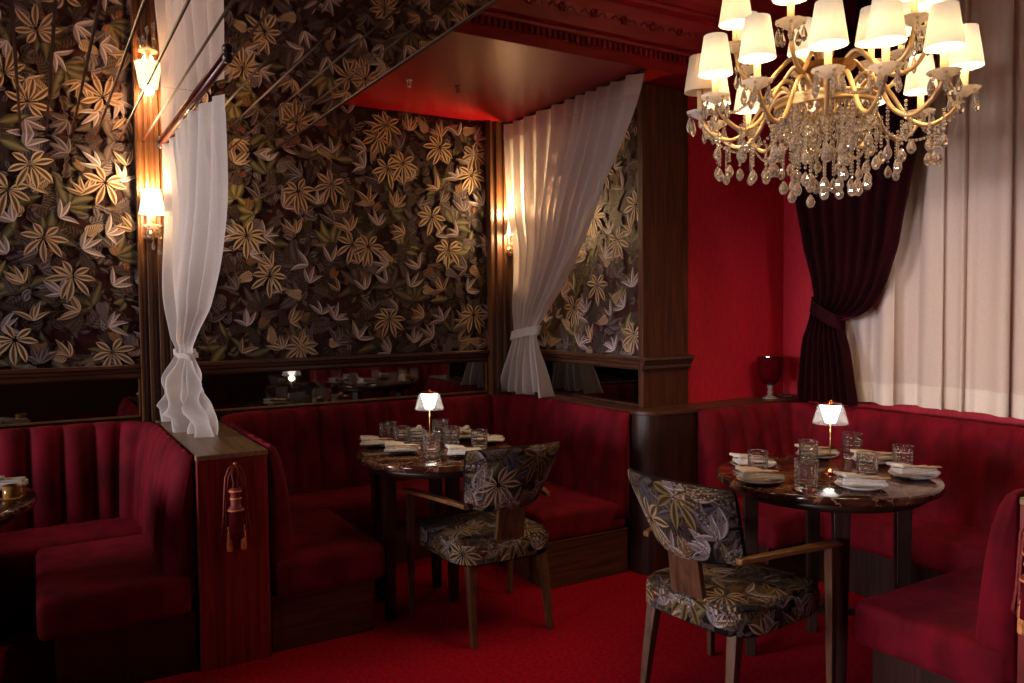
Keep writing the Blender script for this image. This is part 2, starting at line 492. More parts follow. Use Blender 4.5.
def botanical(mb, mp, u0, u1, v0, v1, seed, S=1.0, dens=1.0, ros=None, **k):
    """the whole print over a rectangle of wall, densest layers first, the pale rosettes last"""
    rng = random.Random(seed); LH[0] = 0
    A = (u1 - u0) * (v1 - v0) / (S * S)
    def jit(spacing):
        s = spacing * S; nu = max(1, round((u1 - u0) / s)); nv = max(1, round((v1 - v0) / s)); out = []
        for j in range(nv):
            for i in range(nu):
                out.append((u0 + (i + .5 + (.5 if j % 2 else 0) * .6 + rng.uniform(-.33, .33)) * (u1 - u0) / nu, v0 + (j + .5 + rng.uniform(-.33, .33)) * (v1 - v0) / nv))
        rng.shuffle(out); return out
    for x, y in jit(.10): cluster(mb, mp, x, y, .085 * S, rng, rng.choice(('dark', 'dark', 'dark2', 'dark2')), 6, **k)
    for x, y in jit(.135): frond(mb, mp, x, y, .15 * S, rng, rng.choice(('fern', 'dark2', 'grey', 'fern', 'dark')), **k)
    for x, y in jit(.15): cluster(mb, mp, x, y, .10 * S, rng, rng.choice(('grey', 'fern', 'dark', 'olive2')), 7, **k)
    for x, y in jit(.23): plant(mb, mp, x, y, .145 * S, rng, rng.choice(('olive', 'olive2', 'olive2', 'dark')), rng.choice((3, 4, 5)), 3.2, .18, **k)
    if dens <= 1:
        for x, y in jit(.15): frond(mb, mp, x, y, .10 * S, rng, rng.choice(('fern', 'dark2', 'grey', 'fern', 'dark', 'cream2')), **k)
    for x, y in jit(.36): plant(mb, mp, x, y, .07 * S, rng, 'bud', 3, .9, .24, **k)
    for x, y in jit(.42): plant(mb, mp, x, y, .042 * S, rng, 'rust', 2, 1.0, .24, **k)
    if dens > 1:
        for x, y in jit(.10): plant(mb, mp, x, y, .085 * S, rng, rng.choice(('slate', 'gold', 'olive', 'lilac', 'fern', 'slate', 'cream2')), rng.choice((3, 4)), 2.2, .20, asym=.5, **k)
        for x, y in jit(.19): plant(mb, mp, x, y, .10 * S, rng, rng.choice(('rust', 'cream2', 'lilac')), 2, 1.2, .22, asym=.4, **k)
    for x, y in jit(.165): plant(mb, mp, x, y, .105 * S, rng, rng.choice(('lilac', 'lilac', 'grey', 'cream2')), rng.choice((2, 3, 4, 5)), 2.3, .125, asym=.8, **k)
    for x, y in (ros or jit(.34 if dens <= 1 else .27)): rosette(mb, mp, x, y, (.102 if dens <= 1 else .092) * S, rng, rng.choice(('cream', 'cream', 'cream2') if dens <= 1 else ('cream', 'gold', 'lilac', 'cream2')), **k)


# ------------------------------------------------------------------ key planes (metres; camera stands at x=y=0)
YA = 4.55      # papered back wall
XB = 2.85      # papered return wall
YR = 3.35      # red wall / pier face
XW = 3.95      # window wall
ZM = 2.283     # mirrored ceiling
ZS = 2.615     # red soffit
YF = 3.13      # face of the bulkhead
XM = 1.133     # right hand edge of the mirrored ceiling
BG = lin(56, 21, 20)
BACKX0 = -1.62

# floor, shell
mb = MB(); mb.grid(lambda u, v: (-4.3 + 8.4 * u, -3.6 + 8.3 * v, 0), 8, 8)
struct('floor', mb, CARPET, 'crimson carpet floor')

mb = MB(); mb.box(BACKX0 - .1, XB + .1, YA, YA + .1, 0, 3.5)
wb = struct('wall_back', mb, WOOD_Z, 'dark back wall', smooth=False)


def wall_print(name, origin, axis, u0, u1, v0, v1, seed, parent, ros=None):
    mb = MB(); mb.cur = BG
    if axis == 'x':
        mp = lambda u, v, h: (min(max(u, u0), u1), -h, min(max(v, v0), v1))
    else:
        mp = lambda u, v, h: (-h, min(max(u, u0), u1), min(max(v, v0), v1))
    mb.grid(lambda a, b: mp(u0 + (u1 - u0) * a, v0 + (v1 - v0) * b, 0), 4, 4)
    botanical(mb, mp, u0, u1, v0, v1, seed, ros=ros)
    o = mb.build(name, WALLPRINT, parent, smooth=False, color=True, loc=origin, recalc=False)
    return o


ROS_A = [(0.329, 2.07), (0.054, 1.783), (0.169, 1.594), (0.337, 1.213), (1.018, 1.829), (1.138, 1.61), (1.306, 2.089), (1.849, 2.263), (2.136, 1.989), (2.422, 2.264), (1.62, 1.799), (1.72, 1.79), (2.251, 1.787), (1.846, 1.358), (2.424, 1.375), (1.305, 1.206), (1.795, 2.448), (-0.088, 2.007), (-0.082, 1.286), (0.006, 2.134)]
ROS_A += [(x - 1.06, z + .03) for x, z in ROS_A if x < .6 and x - 1.06 > BACKX0] + [(.62, 1.62), (.66, 1.98), (.80, 2.2), (1.5, 2.14), (1.95, 2.30), (2.2, 2.42), (2.44, 2.40), (1.85, 2.52)]
ROS_B = [(3.767, 1.548), (4.001, 1.414), (3.432, 1.262), (3.412, 1.974), (3.579, 1.796)]
ROS_B += [(4.1, 1.75), (4.25, 2.1), (3.7, 2.2), (3.95, 2.45), (3.55, 2.42), (4.3, 1.5), (3.8, 1.95)]
wall_print('wallpaper', (0, YA - .002, 0), 'x', BACKX0, 2.58, 1.12, ZS, 3, wb, ROS_A)
mb = MB(); mb.box(XB, XB + .1, YR + .05, YA + .1, 0, 3.4)
wr = struct('wall_right', mb, WOOD_Z, 'papered return wall', smooth=False)
wall_print('wallpaper', (XB - .002, 0, 0), 'y', YR + .032, YA - .02, 1.12, ZS, 12, wr, ROS_B)

mb = MB(); mb.box(XB + .30, XW + .1, YR, YR + .1, .0, 3.5)
struct('wall_far', mb, REDWALL, 'crimson fabric wall', smooth=False)
mb = MB(); mb.box(XW, XW + .1, -3.6, YR + .1, 0, 3.5)
struct('wall_window_side', mb, REDWALL, 'crimson wall behind the curtains', smooth=False)
mb = MB(); mb.box(-4.3, -4.2, -3.6, YA + .1, 0, 3.5); mb.box(-4.3, BACKX0 - .1, YA, YA + .1, 0, 3.5)
struct('wall_left', mb, WOOD_Z, 'dark wall far to the left', smooth=False)
mb = MB(); mb.box(-4.3, XW + .1, -3.6, -3.5, 0, 3.5)
struct('wall_front', mb, WOOD_Z, 'dark wall behind the viewer', smooth=False)
mb = MB(); mb.box(-4.3, XM + .3, -3.6, YA + .1, 3.5, 3.55)
struct('ceiling_left', mb, FLAX, 'dark upper ceiling above the mirrored one', smooth=False)

# pier between return wall and red wall
mb = MB(); mb.box(XB - .025, XB + .305, YR - .012, YR + .03, .86, ZS)
struct('trim_1', mb, WOOD_Z, 'dark oak pier', smooth=False, bevel=.004)

# main ceiling, bulkhead with cornice, soffit
mb = MB(); mb.box(XM, XW + .1, -3.0, YF + .2, 3.5, 3.55)
struct('ceiling', mb, FLAX, 'dark red upper ceiling', smooth=False)
mb = MB(); mb.box(XM + .012, XW + .1, YF + .0, YA, ZS, ZS + .002)
struct('ceiling_soffit', mb, REDPAINT, 'glossy red lowered ceiling over the booth', smooth=False)
corn = MB()
prof = [(YF + .10, ZS + .003), (YF, ZS + .003), (YF, ZS + .045), (YF - .008, ZS + .05), (YF - .008, ZS + .085), (YF - .028, ZS + .09), (YF - .034, ZS + .10),
        (YF - .030, ZS + .112), (YF - .045, ZS + .118), (YF - .050, ZS + .135), (YF - .058, ZS + .17), (YF - .075, ZS + .205), (YF - .105, ZS + .235),
        (YF - .135, ZS + .25), (YF - .14, ZS + .265), (YF - .16, ZS + .27), (YF - .17, ZS + .30), (YF - .22, ZS + .36), (YF - .26, ZS + .40), (YF - .26, ZS + .46),
        (YF - .30, ZS + .50), (YF - .30, 3.5), (YF + .10, 3.5)]
corn.prism(prof, 'x', XM + .02, XW)
x = XM + .04
while x < XW - .02:           # dentils
    corn.box(x, x + .018, YF - .024, YF, ZS + .052, ZS + .086); x += .032
x = XM + .09
while x < XW - .05:           # small carved flowers on the cove
    for k in range(6):
        a = 2 * pi * k / 6
        corn.ball((x + .016 * cos(a), YF - .066, ZS + .185 + .014 * sin(a)), .011, 6, 4)
    corn.ball((x, YF - .074, ZS + .185), .009, 6, 4)
    for s in (-1, 1):
        corn.tube([(x + s * .03, YF - .062, ZS + .178), (x + s * .055, YF - .068, ZS + .195), (x + s * .075, YF - .062, ZS + .178)], .006, 5)
    x += .18
struct('trim_2', corn, REDCORN, 'red carved cornice', smooth=False, bevel=0)

# mirrored ceiling: mirror strips with dark grooves, and its red side
mb = MB()
xe = XM; xs = []
while xe > BACKX0:
    xs.append(xe); xe -= .106
for ya, yb in ((3.362, YA - .004), (-.6, 3.358)):
    for xr in xs:
        mb.box(max(xr - .0955, BACKX0), xr, ya, yb, ZM, ZM + .006, 0)
mb.box(BACKX0, XM, -.6, YA, ZM + .0062, ZM + .03, 1)
mb.box(XM, XM + .012, -.6, YA, ZM - .003, ZM + .02, 3); mb.box(XM, XM + .012, -.6, YA, ZM + .02, ZM + .34, 2)
mb.box(XM, XM + .012, -.6, YF - .3, ZM + .34, 3.5, 2)
struct('ceiling_mirror', mb, [MIRROR, GROOVE, REDPAINT, WOOD_DK], 'low mirrored ceiling of narrow strips', smooth=False)

# chair rails, mirror strips
def rail_profile(z0=1.072, z1=1.146):
    return [(0, z0), (.012, z0), (.020, z0 + .010), (.020, z0 + .026), (.030, z0 + .034), (.034, z0 + .05), (.046, z0 + .056), (.046, z1 - .004), (.040, z1), (0, z1)]


mb = MB(); mb.prism([(YA - d, z) for d, z in rail_profile()], 'x', BACKX0, .465)
mb.prism([(YA - d, z) for d, z in rail_profile()], 'x', .62, 2.525)
struct('trim_3', mb, WOOD_X, 'dark oak chair rail on the back wall', smooth=False)
mb = MB(); pr = rail_profile()
mb.prism([(XB - d, z) for d, z in pr], 'y', YR - .012, YA)
mb.prism([(YR - .012 - d, z) for d, z in pr], 'x', XB - .045, XB + .31)
struct('trim_4', mb, WOOD_Y, 'dark oak chair rail on the return wall', smooth=False)


def mirror_strip(axis, a0, a1, base, label):
    root = empty('wall_mirror', (0, 0, 0), label, 'mirror')
    g = MB(); t = MB(); z0, z1 = .882, 1.070
    if axis == 'x':
        g.box(a0, a1, base - .012, base - .002, z0, z1)
        t.box(a0, a1, base - .022, base - .002, z0 - .010, z0)
        t.box(a0 - .008, a0, base - .022, base - .002, z0 - .010, z1); t.box(a1, a1 + .008, base - .022, base - .002, z0 - .010, z1)
    else:
        g.box(base - .012, base - .002, a0, a1, z0, z1)
        t.box(base - .022, base - .002, a0 - .006, a0, z0 - .010, z1)
    g.build('glass_panel', DARKMIRROR, root, smooth=False)
    t.build('frame', GOLDTRIM, root, smooth=False)


mirror_strip('x', -1.55, .455, YA, 'smoked mirror strip under the chair rail above the left booth')
mirror_strip('x', .630, 2.515, YA, 'long smoked mirror strip under the rail reflecting the table lamp, above the middle booth')
mirror_strip('y', YR, YA - .05, XB, 'short smoked mirror strip right of the tied curtain above the ledge')

# fluted pilasters
def pilaster(xa, xb, y0, y1, z0, z1, nfl=3):
    pts = [(xa, y1), (xa, y0)]
    w = (xb - xa) / nfl
    for k in range(nfl):
        c = xa + w * (k + .5); r = w * .34
        pts.append((c - r, y0))
        for i in range(1, 8):
            a = pi * i / 8
            pts.append((c - r * cos(a), y0 + r * .8 * sin(a)))
        pts.append((c + r, y0))
    pts += [(xb, y0), (xb, y1)]
    mb = MB(); mb.prism(pts, 'z', z0, z1)
    return mb


struct('trim_5', pilaster(.468, .618, YA - .075, YA, .85, ZM), WOOD_PIL, 'fluted oak pilaster behind the left curtain', smooth=False)
struct('trim_6', pilaster(2.53, 2.80, YA - .075, YA, .80, ZS, 5), WOOD_PIL, 'fluted oak pilaster in the corner', smooth=False)

# ------------------------------------------------------------------ banquettes
def fillet_path(pts, r, step=.02):
    out = [Vector((*pts[0], 0))]
    P = [Vector((*p, 0)) for p in pts]
    for i in range(1, len(P) - 1):
        a = (P[i - 1] - P[i]).normalized(); b = (P[i + 1] - P[i]).normalized()
        s = P[i] + a * r; e = P[i] + b * r; c = P[i] + a * r + b * r
        out.append(s)
        for k in range(1, 10):
            t = k / 10 * pi / 2
            out.append(c - b * r * cos(t) - a * r * sin(t))
        out.append(e)
    out.append(P[-1])
    res = [out[0]]
    for i in range(1, len(out)):
        d = (out[i] - out[i - 1]).length; n = max(1, round(d / step))
        for k in range(1, n + 1): res.append(out[i - 1].lerp(out[i], k / n))
    return res


BACK_SECT = [(0, .30, 0), (0, .80, 0), (.002, .845, .1), (.010, .862, .4), (.024, .862, .6), (.042, .845, .9), (.058, .81, 1), (.074, .75, 1), (.088, .66, 1), (.098, .56, 1), (.106, .46, 1), (.110, .38, 1), (.11, .30, 0)]


def channel_back(path, left_side, w=.14, depth=.042, thick=1.0, drop=0.0):
    mb = MB(); rings = []; s = 0
    L = sum((path[i] - path[i - 1]).length for i in range(1, len(path)))
    n = max(1, round(L / w)); w = L / n
    for i, p in enumerate(path):
        if i: s += (p - path[i - 1]).length
        t = (path[min(i + 1, len(path) - 1)] - path[max(i - 1, 0)]).normalized()
        nn = Vector((-t.y, t.x, 0)) if left_side else Vector((t.y, -t.x, 0))
        g = abs(sin(pi * s / w)) ** .42
        ring = []
        for d, z, k in BACK_SECT:
            q = p + nn * (d * thick - depth * k * (1 - g)); zz = z - drop - (.006 * (1 - g) if z > .8 else 0)
            ring.append((q.x, q.y, zz))
        rings.append(ring)
    mb.loft(rings, 0, True, True)
    return mb


def seat_box(x0, x1, y0, y1, z0=.232, z1=.388, r=.032):
    mb = MB(); mb.rbox(x0, x1, y0, y1, z0, z1, r, n=4); return mb


# left booth
LB = empty('banquette', (-.4, 4.0, 0), 'burgundy velvet banquette on the left, beside the wooden console end', 'banquette')


def put(mbx, name, mat, root, **k):
    o = mbx.build(name, mat, root, **k)
    o.matrix_parent_inverse = Matrix.Translation(-Vector(root.location))
    return o


pth = fillet_path([(.513, 3.30), (.513, 4.515), (-1.44, 4.515), (-1.44, 3.30)], .24)
put(channel_back(pth, True), 'backrest', VELVET, LB)
put(seat_box(-.025, .50, 3.275, 4.05), 'seat_cushion', VELVET, LB)
put(seat_box(-1.42, .50, 4.055, 4.49), 'seat_cushion', VELVET, LB)
put(seat_box(-1.42, -.90, 3.275, 4.05), 'seat_cushion', VELVET, LB)
mb = MB(); mb.box(.03, .515, 3.30, 4.5, 0, .24); mb.box(-1.43, .03, 4.10, 4.5, 0, .24); mb.box(-1.43, -.95, 3.30, 4.10, 0, .24)
put(mb, 'plinth', WOOD_DK, LB, smooth=False, bevel=.004)

# middle booth
MBQ = empty('banquette', (1.74, 4.0, 0), 'burgundy velvet U shaped banquette under the papered wall, around the middle table', 'banquette')
pth = fillet_path([(2.693, 3.295), (2.693, 4.515), (.807, 4.515), (.807, 3.285)], .24)
put(channel_back(pth, True), 'backrest', VELVET, MBQ)
put(seat_box(.82, 1.30, 3.262, 4.05), 'seat_cushion', VELVET, MBQ)
put(seat_box(.82, 2.68, 4.055, 4.49), 'seat_cushion', VELVET, MBQ)
put(seat_box(2.13, 2.68, 3.297, 4.05), 'seat_cushion', VELVET, MBQ)
mb = MB(); mb.box(.805, 1.245, 3.30, 4.5, 0, .24); mb.box(1.245, 2.15, 4.10, 4.5, 0, .24); mb.box(2.165, 2.685, 3.30, 4.5, 0, .24)
put(mb, 'plinth', WOOD_X, MBQ, smooth=False, bevel=.004)

# right booth
RB = empty('banquette', (3.1, 2.05, 0), 'burgundy velvet banquette around the right table, with rounded arm end near the frame edge', 'banquette')
pth = fillet_path([(2.44, 1.225), (3.80, 1.225), (3.80, 3.145), (3.04, 3.145)], .22)
put(channel_back(pth, True, thick=1.2), 'backrest', VELVET, RB)
put(seat_box(2.425, 3.36, 1.24, 1.755), 'seat_cushion', VELVET, RB)
put(seat_box(3.365, 3.77, 1.24, 3.12), 'seat_cushion', VELVET, RB)
put(seat_box(3.03, 3.36, 2.62, 3.12), 'seat_cushion', VELVET, RB)
mb = MB(); mb.box(2.465, 3.42, 1.235, 1.70, 0, .24); mb.box(3.42, 3.79, 1.235, 3.13, 0, .24); mb.box(3.05, 3.42, 2.67, 3.13, 0, .24)
put(mb, 'plinth', WOOD_DK, RB, smooth=False, bevel=.004)


# ------------------------------------------------------------------ divider consoles
def console(name, x0, x1, y0, y1, label, zt=.855):
    root = empty(name, ((x0 + x1) / 2, (y0 + y1) / 2, 0), label, 'console')
    b = MB(); b.box(x0 + .003, x1 - .003, y0 + .004, y1, 0, zt - .022)
    put(b, 'body', WOOD_CONS, root, smooth=False, bevel=.003)
    t = MB(); t.box(x0, x1, y0, y1, zt - .022, zt)
    put(t, 'top', WOOD_TOP, root, smooth=False, bevel=.004)
    return root


console('divider_console', .522, .798, 3.265, 4.47, 'dark red wooden console with tassel on its end, between left and middle booths')
console('divider_console', 2.44, 3.9, .90, 1.215, 'wooden console behind the rounded arm end at the right frame edge')

# rounded end divider with ledge, between middle and right booths
DV = empty('divider_console', (3.0, 3.6, 0), 'dark wooden divider with rounded corner and ledge, between middle and right booths', 'console')


def rounded_L(off, r=.12):
    # plan outline: ledge along the return wall, round the pier, along the red wall
    x0 = 2.705 - off; y0 = 3.155 - off; x1 = 3.80; y1 = YA - .08
    pts = [(x0, y1)]
    c = (x0 + r, y0 + r)
    for k in range(0, 13):
        a = pi + pi / 2 * k / 12
        pts.append((c[0] + r * cos(a), c[1] + r * sin(a)))
    pts += [(x1 + .14, y0), (x1 + .14, YR - .002), (XB - .03, YR - .013), (XB - .03, y1)]
    return pts


mb = MB(); mb.prism(rounded_L(-.004), 'z', 0, .848)
put(mb, 'body', WOOD_DK, DV, smooth=False, bevel=0)
mb = MB(); mb.prism(rounded_L(.004), 'z', .848, .870)
put(mb, 'top', WOOD_X, DV, smooth=False, bevel=.004)

# ------------------------------------------------------------------ curtains
def fold_wave(u, n, ph=0.0):
    a = 2 * pi * (u * n + ph)
    return sin(a) + .28 * sin(2 * a + 1.3)


def interp(tab, z):
    # tab: list of (z, value) from top to bottom; smooth interpolation
    if z >= tab[0][0]: return tab[0][1]
    for i in range(len(tab) - 1):
        z0, a = tab[i]; z1, b = tab[i + 1]
        if z1 <= z <= z0:
            t = (z0 - z) / (z0 - z1); t = t * t * (3 - 2 * t) if False else t
            # catmull-rom
            am = tab[i - 1][1] if i else a; bp = tab[i + 2][1] if i + 2 < len(tab) else b
            return .5 * ((2 * a) + (-am + b) * t + (2 * am - 5 * a + 4 * b - bp) * t * t + (-am + 3 * a - 3 * b + bp) * t ** 3)
    return tab[-1][1]


def rod(p0, p1, r, label, mat=BRASS):
    root = empty('curtain_rod', p0, label, 'curtain rod')
    p0 = Vector(p0); p1 = Vector(p1)
    a = MB(); a.tube([(0, 0, 0), p1 - p0], r, 10); a.build('pole', mat, root)
    d = (p1 - p0).normalized()
    for e in (p0 - p0, p1 - p0):
        b = MB(); b.ball(e, r * 1.9, 10, 8); b.build('finial', BLACK, root)
    return root


# sheer curtain on the left, hung across the console, tied and resting on the console top
root = empty('sheer_curtain', (.6, 4.2, .86), 'white sheer curtain tied low, resting on the wooden console between booths', 'curtain', 'tied white sheer curtains')
YBK = [(2.254, 4.455), (2.1, 4.41), (1.9, 4.375), (1.6, 4.375), (1.42, 4.40), (1.30, 4.40), (1.22, 4.36), (1.14, 4.37), (1.0, 4.42), (.858, 4.43)]
YFR = [(2.254, 3.24), (2.0, 3.25), (1.78, 3.27), (1.60, 3.36), (1.43, 3.60), (1.32, 3.90), (1.24, 4.08), (1.15, 4.02), (1.02, 3.84), (.92, 3.74), (.858, 3.70)]
XC = [(2.254, .600), (1.9, .615), (1.6, .615), (1.3, .635), (1.2, .64), (1.05, .635), (.858, .645)]
AMP = [(2.254, .022), (1.9, .040), (1.5, .050), (1.28, .030), (1.22, .022), (1.1, .05), (.95, .075), (.858, .080)]


def curtain_left(u, v):
    z = 2.254 - (2.254 - .859) * v
    yb, yf, xc, am = interp(YBK, z), interp(YFR, z), interp(XC, z), interp(AMP, z)
    n = 7
    w = (fold_wave(u + .03 * sin(7 * u + 2 * v), n, .1 * sin(3 * v)) + .5 * v * sin(2 * pi * u * 3.3 + 4 * v)) * am * (.75 + .35 * sin(9 * u + 2))
    y = yb + (yf - yb) * (u + .015 * sin(2 * pi * n * u + 1) * (1 if v > .05 else .3))
    x = xc + w + (.05 * u ** 6) * max(0, 1 - v * 1.2)
    t = min(max((1.26 - z) / .30, 0), 1)   # crumples where it gathers and lies on the console
    x += .7 * t * (.020 * sin(11 * u + 26 * z) + .013 * sin(31 * u - 39 * z + 1) + .007 * sin(57 * u + 60 * z))
    y += .7 * t * (.022 * sin(9 * u - 33 * z) + .014 * sin(25 * u + 43 * z + 2) + .006 * sin(49 * u - 71 * z))
    if z < .92: x = min(max(x, .535), .788)
    return (x - .6, y - 4.2, z - .86)


mb = MB(); mb.grid(curtain_left, 220, 70)
mb.build('drape', SHEER, root)
mb = MB()
def tie_left(u, v):
    a = 2 * pi * u; z = 1.222 - .024 * v + .012 * sin(a) + .004 * sin(5 * a)
    yc = (interp(YBK, z) + interp(YFR, z)) / 2; hy = abs(interp(YBK, z) - interp(YFR, z)) / 2 + .012
    return (interp(XC, z) + (.050 + .004 * sin(7 * a)) * cos(a) - .6, yc + hy * sin(a) - 4.2, z - .86)
mb.grid(tie_left, 40, 5, closed=True); mb.build('tieback', SHEER, root)
rod((.585, YA - .08, 2.268), (.585, 2.82, 2.268), .010, 'slim dark rod under the mirrored ceiling above the console curtain', GROOVE)

# sheer curtain by the corner pilaster
root = empty('sheer_curtain', (2.66, 4.2, .86), 'white sheer curtain swept aside and tied at the corner pilaster, glowing from the sconce behind', 'curtain', 'tied white sheer curtains')
YLF = [(2.597, 4.53), (2.25, 4.50), (2.0, 4.46), (1.80, 4.39), (1.6, 4.39), (1.4, 4.415), (1.27, 4.42), (1.15, 4.47), (1.0, 4.51), (.862, 4.54)]
YRT = [(2.597, 3.165), (2.29, 3.31), (2.0, 3.497), (1.753, 3.685), (1.51, 3.908), (1.373, 4.06), (1.27, 4.15), (1.187, 4.145), (1.05, 4.09), (.95, 4.05), (.872, 4.02)]
AMB = [(2.597, .026), (2.3, .030), (1.8, .034), (1.45, .028), (1.3, .014), (1.22, .014), (1.05, .04), (.86, .06)]


def curtain_corner(u, v):
    zt = 2.597; zb = .885 - .06 * (1 - u) * 0
    z = zt - (zt - zb) * v
    yl, yr, am = interp(YLF, z), interp(YRT, z), interp(AMB, z)
    n = 11
    a = fold_wave(u + .022 * sin(9 * u + 3 * v), n) * (1 - .45 * v * (.5 + .5 * sin(21 * u + 2))) + .5 * v * sin(2 * pi * u * 5.3 + 1.5)
    hx = a * am + max(0, v - .78) * (.04 * sin(13 * u + 9 * v) + .03 * sin(29 * u - 17 * v))
    y = yl + (yr - yl) * (u + .012 * sin(2 * pi * n * u + .7))
    x = 2.665 + hx - .02 * max(0, sin(pi * v)) * 0
    k = 1 - .030 * max(0, 1 - u * 1.8) * max(0, sin(pi * min(max((2.5 - z) / 1.2, 0), 1)))
    x = (x - 2.66) + 2.66 * k; y *= k
    zz = z - (.018 * sin(14 * u) * v * v if v > .8 else 0) - (.03 * (1 - u) ** 2 * v ** 6)
    return (x - 2.66, y - 4.2, max(zz, .874) - .86)


mb = MB(); mb.grid(curtain_corner, 280, 64)
mb.build('drape', SHEER, root)
mb = MB(); mb.grid(lambda u, v: tuple(a + b for a, b in zip(curtain_corner(u, v * .055), (-.003, 0, .001))), 280, 3)
mb.build('heading_tape', SHEER_HEM, root)
mb = MB()
def tie_corner(u, v):
    a = 2 * pi * u; z = 1.285 - .055 * v - .025 * sin(a)
    yl, yr = interp(YLF, z) + .02, interp(YRT, z) - .02
    return (2.665 + (.045 + .003 * sin(9 * a)) * cos(a) - 2.66, (yl + yr) / 2 + (yl - yr) / 2 * sin(a) - 4.2, z - .86)
mb.grid(tie_corner, 40, 5, closed=True); mb.build('tieback', SHEER_HEM, root)
rod((2.668, YA - .08, 2.606), (2.668, 3.15, 2.606), .007, 'slim rod under the red soffit holding the corner curtain', BLACK)

# window sheers
root = empty('window_curtain', (3.87, 1.5, .88), 'long blush sheer curtain with deep hem across the window wall, right of the chandelier', 'curtain')


def curtain_win(u, v, off=0.0):
    z = 3.3 - (3.3 - .882) * v
    y = 2.90 - 3.4 * u
    n = 17
    a = 2 * pi * (u * n + .25 * sin(9 * u * pi + 1) + .2 * sin(23 * u * pi))
    fold = (abs(sin(a / 2)) ** .8) * (.075 + .030 * sin(23 * u)) + .016 * sin(a * 2.3 + 1)
    fl = .55 + .45 * v
    x = 3.925 - fold * fl - off
    return (x - 3.87, y + .045 * cos(a) * fl - 1.5, z - .88 + .012 * sin(9 * u) * v)


mb = MB(); mb.grid(curtain_win, 420, 30); mb.build('drape', SHEER_WIN, root)
mb = MB(); mb.grid(lambda u, v: curtain_win(u, .955 + .046 * v, .002), 420, 2); mb.build('hem', SHEER_WHEM, root)

# dark velvet curtain
root = empty('velvet_curtain', (3.76, 2.9, .88), 'dark burgundy velvet curtain tied at the waist beside the window sheer', 'curtain')
VL = [(3.3, 3.28), (2.9, 3.25), (2.37, 3.19), (2.02, 3.125), (1.673, 3.04), (1.50, 2.985), (1.44, 2.975), (1.36, 2.995), (1.22, 3.045), (1.0, 3.075), (.875, 3.085)]
VR = [(3.3, 2.18), (2.87, 2.25), (2.41, 2.34), (1.961, 2.43), (1.75, 2.48), (1.60, 2.54), (1.50, 2.62), (1.44, 2.70), (1.40, 2.79), (1.33, 2.80), (1.175, 2.755), (1.0, 2.725), (.875, 2.705)]


def curtain_velvet(u, v):
    z = 3.3 - (3.3 - .875) * v
    yl, yr = interp(VL, z), interp(VR, z)
    n = 8
    am = .030 if z > 1.7 else (.022 if z > 1.25 else .028)
    x = 3.76 + fold_wave(u, n, .25 * sin(2.2 * v)) * am
    y = yl + (yr - yl) * u
    zz = z
    if z > 1.38: zz = z - .10 * u * max(0, 1 - abs(z - 1.5) / .35)
    return (x - 3.76, y - 2.9, zz - .88)


mb = MB(); mb.grid(curtain_velvet, 160, 60); mb.build('drape', VELVET_DARK, root)
mb = MB()
def tie_velvet(u, v):
    a = 2 * pi * u; z = 1.45 - .075 * v
    yl, yr = interp(VL, z), interp(VR, 1.37)
    c = sin(a)
    return (3.76 + .05 * cos(a) - 3.76, (yl + yr) / 2 + ((yl - yr) / 2 + .01) * c - 2.9, z - .88 + .055 * c - .04)
mb.grid(tie_velvet, 40, 4, closed=True); mb.build('tieback', VELVET_DARK, root)

# ------------------------------------------------------------------ tables
def table(c, r, label, a0=48, dl=.68, legs=None):
    root = empty('round_table', (c[0], c[1], 0), label, 'table', 'round marble tables')
    t = MB()
    t.lathe([(0, .716), (r - .02, .716), (r - .004, .720), (r, .728), (r, .741), (r - .003, .747), (r - .010, .75), (0, .75)], (0, 0, 0), 72)
    t.build('tabletop', MARBLE, root)
    a = MB(); a.lathe([(0, .684), (r * .86, .684), (r * .86, .716), (0, .716)], (0, 0, 0), 48); a.build('apron', DARKWOOD, root)
    for k in range(4):
        g = MB(); an = radians(a0) + k * pi / 2; d = r * dl
        cx, cy = d * cos(an), d * sin(an)
        if legs: cx, cy = legs[k]
        R = Matrix.Translation((cx, cy, 0)) @ Matrix.Rotation(an, 4, 'Z')
        ring = []
        for z, w in ((0, .019), (.35, .024), (.684, .029)):
            ring.append([R @ Vector((sx * w, sy * w, z)) for sx, sy in ((-1, -1), (1, -1), (1, 1), (-1, 1))])
        g.loft(ring); g.build('leg', DARKWOOD, root, smooth=False, bevel=.003)
    for k in range(0 if legs else 2):
        s = MB(); an = radians(a0) + k * pi / 2; d = r * dl
        s.box(-d, d, -.012, .012, .19, .215, 0, Matrix.Rotation(an, 4, 'Z'))
        s.build('stretcher', DARKWOOD, root, smooth=False)
    return root


T1, T2, T3 = (1.61, 3.395), (2.674, 2.055), (-.43, 3.42)
table(T1, .375, 'round brown marble table in the middle booth under the papered wall', 0, .6, [(-.25, -.015), (-.20, .245), (.115, .255), (.105, .045)])
table(T2, .42, 'round brown marble table below the chandelier, by the right banquette')
table(T3, .42, 'round dark table cut off by the left frame edge')

